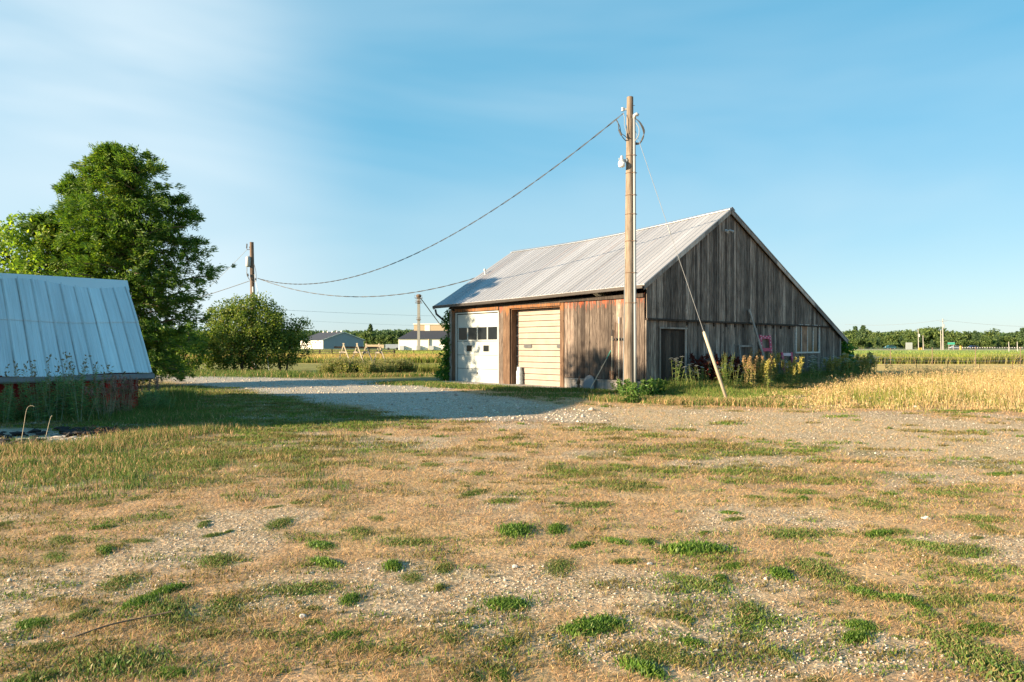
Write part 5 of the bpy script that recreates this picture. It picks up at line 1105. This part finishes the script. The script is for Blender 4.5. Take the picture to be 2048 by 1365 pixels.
band('field_edge_weeds', 'green and yellow weeds along the far side of the mown hay strip', 24, 75, 60, 82, 60000, .35, 1.15, GY, .06, [(.30,.26,.10),(.12,.15,.04)], 81)
band('meadow_grass', 'golden meadow grass strip beyond the lawn on the left', -75, 3, 63, 100, 70000, .25, .85, [(.42,.34,.10),(.50,.36,.13),(.34,.33,.07),(.46,.27,.11)], .07, [(.14,.19,.03),(.20,.24,.04)], 83)
band('distant_crop', 'low yellow green crop field before the far buildings', -150, 10, 118, 215, 50000, .25, .6, [(.28,.32,.06),(.36,.38,.09),(.22,.27,.06)], .16, None, 85)
band('distant_crop', 'low green crop field before the far road', 60, 230, 88, 235, 60000, .2, .45, [(.14,.24,.07),(.20,.28,.08),(.26,.30,.09)], .16, None, 87)
band('low_hedge_growth', 'green weedy growth at the lawn edge left of the barn', -11.0, -3.8, 40, 46, 16000, .25, .75, [(.14,.19,.04),(.20,.24,.05),(.30,.28,.09)], .02, None, 89)
# tall weed thicket and timber frames on the left lawn
thk = plant('thicket_weed', 'tall green and yellow weed thicket around the timber trestles', 'plant', 'tall weed clumps around the trestles', 1.0, 22, 30, .20, [(.22,.28,.05),(.32,.34,.07),(.14,.21,.05),(.38,.32,.12)], ('spike', (.34,.32,.14), .16, 4), spread=.6, leafw=.12, stemc=(.28,.26,.10), seed=12, stemw=.01)
sp = []
for i in range(30): px = 642+i*6.3+rr_(-5,5); sp.append(tuple(G(px, rr_(748,752.5) if i < 24 else 749)))
scatter(thk, sp, (.5,.95))
tr = thing('timber_trestle', tuple(G(712, 744)), 'row of sun bleached timber A frames joined by a beam', 'trestle')
td = 41.0; apex = [(686,690),(713,690),(731,691),(757,691)]
for i, (px, py) in enumerate(apex):
    dd = td+i*.35; ap = P(px, py, dd); 
    for sx_, fx in ((-1, px-17), (1, px+20)):
        ft_ = P(fx, 0, dd+(-.35 if sx_ > 0 else .35)); ft_.z = 0; mb = MB(); d = ap-ft_; e = d*1.06; W_ = Vector((.065,0,0)); mb.box(ft_, e, W_, Vector((0,.05,0))); mb.build('leg', M['timber'], tr)
    mb = MB(); mb.cbox(ap+Vector((0,0,-.45)), .45,.04,.09); mb.build('crossbar', M['timber'], tr)
mb = MB(); a_, b_ = P(668,697,td), P(762,698,td+1.2); mb.box(a_, b_-a_, Vector((0,.09,0)), Vector((0,0,.12))); mb.build('beam', M['farpole'], tr)
# ------------------------------------------------------------------ fences
def fence(name, label, posts, h, rails, pmat, rmat, pr=.045, rr=.012, board=False):
    t = thing(name, tuple(posts[0]), label, 'fence')
    for p in posts: mb = MB(); mb.tube([p-Vector((0,0,.1)), p+Vector((0,0,h*rnd.uniform(.95,1.05)))], pr, 6); mb.build('post', M[pmat], t)
    for z in rails:
        mb = MB()
        if board:
            for i in range(len(posts)-1): mb.box(posts[i]+Vector((0,0,z)), posts[i+1]-posts[i], Vector((0,.05,0)), Vector((0,0,board)))
        else: mb.tube([p+Vector((0,0,z)) for p in posts], rr, 4)
        mb.build('rail' if board else 'wire', M[rmat], t)
def line(px0, px1, d0, d1, n): 
    a_, b_ = P(px0,0,d0), P(px1,0,d1); a_.z = b_.z = 0; return [a_.lerp(b_, i/(n-1)) for i in range(n)]
fence('rail_fence', 'dark weathered rail fence across the meadow left of the barn', line(592,788,112,108,9), 1.05, (.35,.62,.86), 'darkwood', 'darkwood', .10, board=.13)
fence('wire_fence', 'thin wire fence continuing right from the dark rail fence', line(790,905,108,104,4), .95, (.25,.88), 'darkwood', 'darkwood', .05, .03)
fence('wire_fence', 'wire fence with thin steel posts across the right field', line(1700,2230,59,53,7), 1.45, (.3,.6,.9,1.2,1.4), 'farpole', 'rope', .03, .006)
fence('wire_fence', 'low rusty wire fence behind the golden grass', line(1712,2230,34,31,9), .9, (.35,.62,.9), 'rust', 'rope', .012, .004)
# ------------------------------------------------------------------ far buildings on the left
c0 = P(646,0,350); c0.z = 0; gd = Vector((.89,.45,0)).normalized(); sd2 = Vector((-.66,.75,0)).normalized()
fbld = thing('farm_building', tuple(c0), 'long white farm building with a dark roof and blue grey gable end', 'building')
W_, L_, EH, RH = 21.0, 27.0, 4.6, 8.6
def FB(u, v, z): return c0+gd*u+sd2*v+Vector((0,0,z))
mb = MB(); mb.box(FB(0,0,0), sd2*L_, gd*.2, Vector((0,0,EH))); mb.box(FB(W_-.2,0,0), sd2*L_, gd*.2, Vector((0,0,EH))); mb.build('wall', M['siding'], fbld)
mb = MB(); mb.add([FB(.2,-.05,0),FB(W_-.2,-.05,0),FB(W_-.2,-.05,EH),FB(W_/2,-.05,RH-.1),FB(.2,-.05,EH)], [(0,1,2,3,4)]); mb.build('gable_wall', M['greysiding'], fbld); mb = MB(); mb.add([FB(.2,L_,0),FB(W_-.2,L_,0),FB(W_-.2,L_,EH),FB(W_/2,L_,RH-.1),FB(.2,L_,EH)], [(4,3,2,1,0)]); mb.build('gable_wall', M['greysiding'], fbld)
mb = MB()
for u0 in (-.6, W_+.6):
    a_, b_, c_, d_ = FB(u0,-.5,EH-.15), FB(u0,L_+.5,EH-.15), FB(W_/2,L_+.5,RH+.1), FB(W_/2,-.5,RH+.1); mb.add([a_,b_,c_,d_]+[p+Vector((0,0,.2)) for p in (a_,b_,c_,d_)], [(0,3,2,1),(4,5,6,7),(0,1,5,4),(1,2,6,5),(2,3,7,6),(3,0,4,7)])
mb.build('roof', M['darkroof'], fbld)
mb = MB()
for u0 in (-.6, W_+.6): a_, b_ = FB(u0,-.56,EH-.2), FB(W_/2,-.56,RH+.02); mb.box(a_, b_-a_, -sd2*.08, Vector((0,0,.3)))
mb.build('barge_board', M['siding'], fbld)
for k in range(8): mb = MB(); mb.box(FB(-.06,2.0+k*3.1,2.9+(.5 if k in (1,4) else 0)), sd2*1.0, gd*.05, Vector((0,0,.95))); mb.build('window', M['glass'], fbld)
for k in range(5): mb = MB(); mb.lathe(FB(W_/2,2+k*5.2,RH+.1), [(.5,0),(.55,.3),(.35,.75),(.1,.8)], 8); mb.build('roof_vent', M['siding'], fbld)
c1 = P(797,0,250); c1.z = 0; b2 = thing('farm_building', tuple(c1), 'white farm building with a dark hipped roof and raised roof lantern', 'building')
def B2(u, v, z): return c1+Vector((u, v, z))
mb = MB(); mb.box(B2(0,0,0), Vector((24,0,0)), Vector((0,16,0)), Vector((0,0,4.2))); mb.build('wall', M['siding'], b2)
mb = MB(); mb.add([B2(-.5,-.5,4.1),B2(24.5,-.5,4.1),B2(24.5,16.5,4.1),B2(-.5,16.5,4.1),B2(5.0,6,7.8),B2(20,6,7.8),B2(20,10,7.8),B2(5.0,10,7.8)], [(3,2,1,0),(4,5,6,7),(0,1,5,4),(1,2,6,5),(2,3,7,6),(3,0,4,7)]); mb.build('roof', M['darkroof'], b2)
mb = MB(); mb.box(B2(4.9,5.0,6.6), Vector((17,0,0)), Vector((0,5,0)), Vector((0,0,2.9))); ln_ = mb.build('roof_lantern', M['tan'], b2)
mb = MB(); mb.box(B2(4.6,4.7,9.5), Vector((17.6,0,0)), Vector((0,5.6,0)), Vector((0,0,.35))); mb.box(B2(9.0,4.93,6.8), Vector((1.9,0,0)), Vector((0,.06,0)), Vector((0,0,2.7))); mb.build('lantern_trim', M['siding'], ln_)
for u in (.6, 6.6, 11.4): mb = MB(); mb.box(B2(u,-1.3,0), Vector((1.6,0,0)), Vector((0,1.2,0)), Vector((0,0,1.6))); mb.build('wall_unit', M['greymetal'], b2)
mb = MB(); mb.tube([B2(11.2,-.3,0), B2(11.2,-.3,4)], .25, 8); mb.build('downpipe', M['tan'], b2)
# grain leg
c2 = P(837.5,0,236); c2.z = 0; ld = thing('grain_elevator', tuple(c2), 'slim grey grain elevator leg with service platforms and a slanted pipe', 'grain elevator')
mb = MB(); mb.box(c2-Vector((.45,.4,0)), Vector((.9,0,0)), Vector((0,.8,0)), Vector((0,0,18.3))); mb.build('leg_casing', mat_plain('dull_zinc', (.24,.235,.22), .7), ld)
mb = MB(); mb.lathe(c2+Vector((0,0,18.3)), [(.6,0),(.9,.25),(.9,.8),(.5,1.1)], 10); mb.build('head', M['farpole'], ld)
for z, w in ((18.1,2.6),(16.4,2.2),(16.9,1.5),(10.6,1.4)): mb = MB(); mb.cbox(c2+Vector((0,0,z)), w,1.6,.16); [mb.cbox(c2+Vector((s_*w/2,-.8,z+.45)), .06,.06,.9) for s_ in (-1,1)]; mb.cbox(c2+Vector((0,-.8,z+.85)), w,.06,.06); mb.build('platform', M['farpole'], ld)
mb = MB(); mb.tube([c2+Vector((.7,0,18)), P(879,648,240)], .16, 6); mb.build('spout', M['farpole'], ld)
# trailers between the buildings
for (p0, p1, h, m_, d, lb) in [(732,768,1.6,'tan',300,'tan storage trailer parked beyond the field'),(771,800,1.7,'greysiding',270,'blue grey storage trailer beside the lantern roofed building')]:
    a_ = P(p0,0,d); a_.z = .5; b_ = P(p1,0,d); t = thing('storage_trailer', (a_.x,a_.y,0), lb, 'trailer'); mb = MB(); mb.box(a_, Vector((b_.x-a_.x,0,0)), Vector((0,2.5,0)), Vector((0,0,h))); mb.build('body', M[m_], t, bevel=.05)
    for k in (.2,.8): mb = MB(); c = a_+Vector(((b_.x-a_.x)*k,0,0)); mb.tube([c+Vector((0,-.05,-.05)), c+Vector((0,.3,-.05))], .45, 12); mb.build('wheel', M['black'], t)
# ------------------------------------------------------------------ far trees
def fartree(name, H, Rr, mat, label, group, seed, pine=False, n=120, leaf=.75):
    g = np.random.default_rng(seed); t = thing(name, (0,0,0), label, 'tree', group); mb = MB(); mb.tube([(0,0,0),(0,0,H*.5),(0,0,H*.85)], [.22,.15,.05], 6); mb.build('trunk', M['bark'], t)
    if pine:
        k = g.random(n)**.7; z = H*(.1+.9*(k)); r_ = Rr*(1-k)**.8*(.55+.5*g.random(n)); a = g.uniform(0,6.28,n); cen = np.stack([np.cos(a)*r_, np.sin(a)*r_, z-r_*.25], -1)
    else:
        lob = [(g.normal(0,Rr*.42), g.normal(0,Rr*.38), H*(.38+.48*g.random()), Rr*g.uniform(.38,.66)) for _ in range(7)]+[(0,0,H*.55,Rr*.75),(0,0,H*.28,Rr*.75)]; cen = []
        for l in lob: m = n//9+3; d = g.normal(0,1,(m,3)); d /= np.linalg.norm(d,axis=1)[:,None]; cen.append(np.array(l[:3])+d*l[3]*np.array([1,1,.75])*(.6+.5*g.random((m,1))))
        cen = np.concatenate(cen); cen[:,2] = np.clip(cen[:,2], .4, H)
    V, Fq = leafcloud(cen, np.full(len(cen), .75), 15, leaf, .7, droop=.3 if pine else 0); npmesh('crown', V, Fq, M[mat], t); return t
Gp = 'trees in the wood beyond the far road'
fp_ = [fartree('shade_tree', 10, 4.6, 'fartree', 'rounded green tree in the wood line beyond the road', Gp, 1), fartree('shade_tree', 11, 5.2, 'fartree', 'rounded green tree in the wood line beyond the road', Gp, 2), fartree('shade_tree', 8.5, 4.2, 'fartree', 'rounded green tree in the wood line beyond the road', Gp, 3), fartree('spruce_tree', 12, 3.0, 'farpine', 'pointed spruce in the wood line beyond the road', 'spruces in the wood line beyond the far road', 4, True, 190, .7)]
spots = []
px = 1672
while px < 2130:
    top = np.interp(px, [1672,1700,1712,1750,1765,1800,1850,1900,1930,1960,2048,2130], [672,663,656,662,668,666,658,660,667,665,663,658])+rnd.choice([-5,-2,1,4,8,12]); d = rr_(335, 400); h = CAMH+(HZ-top)/F*d
    k = 3 if (rnd.random() < (.55 if px > 1940 else .12) or abs(px-1714) < 5) else rnd.choice([0,1,2]); spots.append((px, d, h, k)); px += rr_(6, 12)
for px in range(1690, 2120, 17): d = rr_(318, 330); spots.append((px+rr_(-5,5), d, rr_(3.5,6.5), 2 if rnd.random() < .8 else 3))
used = set()
for (px, d, h, k) in spots:
    if d < 331 and 1762 < px < 1800: h *= .7
    src = fp_[k]; o = src if k not in used else copy_tree(src); used.add(k); p = P(px,0,d); o.location = (p.x, p.y, 0); s = h/[10,11,8.5,12][k]; o.scale = (s*rr_(.9,1.25), s*rr_(.9,1.2), s); o.rotation_euler = (0,0,rr_(0,6.28))
Gl = 'rounded trees between the two far buildings'
f2 = fartree('shade_tree', 9, 3.6, 'fartree', 'small round tree between the two far farm buildings', Gl, 7)
for i, (px, d, h) in enumerate([(592,420,11),(606,440,9),(725,420,10.5),(733,410,11),(745,400,8.5),(764,390,8.5),(783,385,8.5),(800,380,7),(738,430,13)]):
    o = f2 if i == 0 else copy_tree(f2); p = P(px,0,d); o.location = (p.x,p.y,0); s = h/9; o.scale = (s,s,s); o.rotation_euler = (0,0,rr_(0,6.28))
f3 = fartree('spruce_tree', 15, 3.0, 'farpine', 'single pointed spruce between the two far farm buildings', None, 9, True, 170, .8); f3.location = tuple(Vector((P(741,0,430).x, 430, 0)))
def far_wood(name, label, px0, px1, d, htop, n):
    px = rng.uniform(px0, px1, n); dd = d*rng.uniform(.97, 1.1, n); x = (px-1024)/F*dd
    top = np.interp(px, [p for p, _ in htop], [h for _, h in htop])+(fbm(px*.14, px*0, 5)-.5)*2.6+(fbm(px*.5, px*0, 6)-.5)*1.6
    H = CAMH+(HZ-top)/F*dd; k = rng.random(n)**.6; cen = np.stack([x, dd, H*k], -1); V, Fq = leafcloud(cen, np.full(n, 2.6), 9, 2.4, .75); setp(npmesh(name, V, Fq, M['farpine'] if d > 600 else M['fartree']), label, 'wood', kind='stuff')
far_wood('distant_forest', 'dark distant forest along the horizon on the left', 100, 900, 820, [(100,668),(560,664),(600,665),(680,666),(760,665),(830,663),(900,664)], 9000)
far_wood('distant_forest', 'dark distant forest behind the trees on the right', 1600, 2300, 640, [(1600,672),(1740,671),(1800,669),(1900,672),(2300,671)], 7000)
# ------------------------------------------------------------------ the road on the right
def sheet(name, x0, x1, y0, y1, z, mat): mb = MB(); mb.add([(x0,y0,z),(x1,y0,z),(x1,y1,z),(x0,y1,z)], [(0,1,2,3)]); return setp(mb.build(name, M[mat] if isinstance(mat, str) else mat), kind='structure')
sheet('road_verge', 110, 900, 240, 283, .10, mat_plain('dry_verge', (.40,.34,.22), .95, 0, .2, .2, 0))
sheet('road', 100, 1200, 284, 296, .12, mat_plain('asphalt', (.13,.12,.12), .9, 0, .15, .3, 0))
M['red_light'] = mat_plain('tail_lamp', (.35,.02,.02), .3)
def car(px, d, paint, label, L_=4.6, Hh=1.65):
    p = P(px,0,d); p.z = .12; t = thing('parked_car' if False else 'car', tuple(p), label, 'car'); prof = [(-.5,.25),(-.5,.55),(-.46,.62),(-.30,.66),(-.17,.97),(.22,1.0),(.40,.70),(.49,.64),(.5,.30),(.5,.22)]
    vs = [p+Vector((x*L_, -.85, z*Hh)) for x, z in prof]+[p+Vector((x*L_, .85, z*Hh)) for x, z in prof]; n = len(prof)
    mb = MB(); mb.add(vs, [tuple(range(n)), tuple(range(2*n-1,n-1,-1))]+[(k,n+k,n+(k+1)%n,(k+1)%n) for k in range(n)]); mb.build('body', M[paint], t, bevel=.05)
    for x0, x1, x2, x3 in ((-.27,-.16,.00,.00),(.02,.02,.21,.34)):
        mb = MB(); q = [(x0,.67),(x1,.93),(x2,.95),(x3,.68)]; vs = [p+Vector((x*L_,-.862,z*Hh)) for x, z in q]+[p+Vector((x*L_,-.845,z*Hh)) for x, z in q]; mb.add(vs, [(0,1,2,3),(7,6,5,4),(0,4,5,1),(1,5,6,2),(2,6,7,3),(3,7,4,0)]); mb.build('window', M['glass'], t)
    for x in (-.31,.31):
        for y in (-.72,.72): mb = MB(); c = p+Vector((x*L_, y, .33)); mb.tube([c+Vector((0,-.12,0)), c+Vector((0,.16,0))], .33, 16); w = mb.build('wheel', M['black'], t); mb = MB(); mb.tube([c+Vector((0,-.13,0)), c+Vector((0,-.10,0))], .19, 12); mb.build('rim', M['silver'], w)
    for x, m_ in ((-.5,'lamp'),(.492,'red_light')): mb = MB(); mb.cbox(p+Vector((x*L_,-.6,.58*Hh)), .06,.3,.14); mb.build('headlight' if m_ == 'lamp' else 'tail_light', M[m_], t)
car(1780, 281, 'teal', 'dark teal car on the far road near the white board', 4.4, 1.75)
car(1909, 287, 'silver', 'silver car on the far road behind the green sign', 4.3, 1.5)
car(1945, 286, 'navy', 'dark blue car on the far road right of the green sign', 4.2, 1.6)
bd = 238; b0 = P(1812,0,bd); bb = thing('notice_board', (b0.x,bd,0), 'blank white notice board standing before the far road', 'board')
mb = MB(); mb.box(P(1811.5,699.0,bd), Vector((2.3,0,0)), Vector((0,.12,0)), Vector((0,0,2.35))); mb.build('panel', M['white'], bb); mb = MB(); mb.box(P(1812,692.3,bd)-Vector((0,.02,0)), Vector((2.2,0,0)), Vector((0,.03,0)), Vector((0,0,.08))); mb.build('panel_seam', M['greymetal'], bb)
for px in (1813,1822.5): mb = MB(); q = P(px,0,bd+.2); q.z = 0; mb.tube([q, q+Vector((0,0,2.3))], .07, 6); mb.build('post', M['palepole'], bb)
sgd = 245; s0 = P(1896,0,sgd); sg = thing('road_sign', (s0.x,sgd,0), 'green road sign on two pale posts beside the far road', 'sign')
mb = MB(); mb.box(P(1895.5,690,sgd), Vector((2.5,0,0)), Vector((0,.06,0)), Vector((0,0,.85))); mb.build('panel', M['green_sign'], sg); mb = MB(); mb.box(P(1895.5,685.3,sgd)-Vector((0,.012,0)), Vector((2.5,0,0)), Vector((0,.01,0)), Vector((0,0,.07))); mb.box(P(1895.5,690,sgd)-Vector((0,.012,0)), Vector((2.5,0,0)), Vector((0,.01,0)), Vector((0,0,.07))); mb.build('panel_border', M['white'], sg)
for px in (1897.5,1906.5): mb = MB(); q = P(px,0,sgd+.12); q.z = 0; mb.tube([q, q+Vector((0,0,2.6))], .07, 6); mb.build('post', M['palepole'], sg)
def farpole(px, top, d, r_, label, arms=True, can=False):
    q = P(px,0,d); q.z = 0; tp = P(px-.8,top,d); t = thing('utility_pole', tuple(q), label, 'utility pole'); mb = MB(); mb.tube([q, tp], [r_*1.3, r_*.8], 8); mb.build('pole', M['palepole'], t)
    if arms: mb = MB(); mb.cbox(tp-Vector((0,.25,.9)), 2.6,.12,.12); mb.build('crossarm', M['palepole'], t)
    if can: mb = MB(); mb.lathe(tp+Vector((.45,0,-3.2)), [(.1,0),(.28,.05),(.28,1.1),(.1,1.2)], 8); mb.build('transformer', M['greymetal'], t)
farpole(1886, 638, 248, .17, 'tallest pale utility pole beside the far road', True, True)
farpole(1882, 661, 262, .13, 'shorter pale pole just left of the tallest far pole', False)
farpole(1837, 658, 262, .12, 'pale utility pole right of the white notice board', False, True)
farpole(1846.5, 671, 258, .12, 'short pale pole between the notice board and the green sign', False)
farpole(2018, 684, 170, .09, 'leaning pale post at the right edge by the far road', False); farpole(2035, 684, 172, .09, 'thin pale post nearest the right border', False)
for px, py, lb in ((1838,700,'yellow box on the verge at the foot of the far poles'),(1842.5,700,'small yellow box beside the larger one on the verge'),(1921,701,'orange yellow marker post beside the green sign')):
    q = P(px,0,250); q.z = 0; mb = MB(); hh = 1.6 if px > 1900 else .9; mb.lathe(q, [(.32,0),(.34,.05),(.34,hh-.2),(.22,hh)], 10); setp(mb.build('utility_box', M['yellow'], smooth=False), lb, 'box')
# guard rail: alternating dark and pale blocks
gr_ = thing('guard_rail', tuple(P(1925,0,262)), 'low striped guard rail along the far road', 'guard rail'); mb = MB(); mb2 = MB(); a_ = P(1925,0,262); 
for k in range(68): c = Vector((a_.x+k*.475, 262, .85)); (mb if k % 2 else mb2).cbox(c, .26,.25,.38)
mb.cbox(Vector((a_.x+16,262.2,.75)), 33,.06,.2); mb.build('dark_blocks', M['black'], gr_); mb2.build('pale_blocks', M['oldwhite'], gr_)
# far wires
cable('power_line', P(540,619,300), P(1000,634,420), .8, .045, 'upper distant power line across the sky left of the barn', 'cable')
cable('power_line', P(540,638,320), P(1000,655,440), .8, .035, 'lower distant power line across the sky left of the barn', 'rope')
cable('power_line', P(1690,649,262), P(1885,640,248), 1.0, .035, 'faint power line running left from the tallest far pole', 'rope')
cable('power_line', P(1885,640,248), P(2200,652,240), 1.3, .035, 'faint power line running right from the tallest far pole', 'rope')
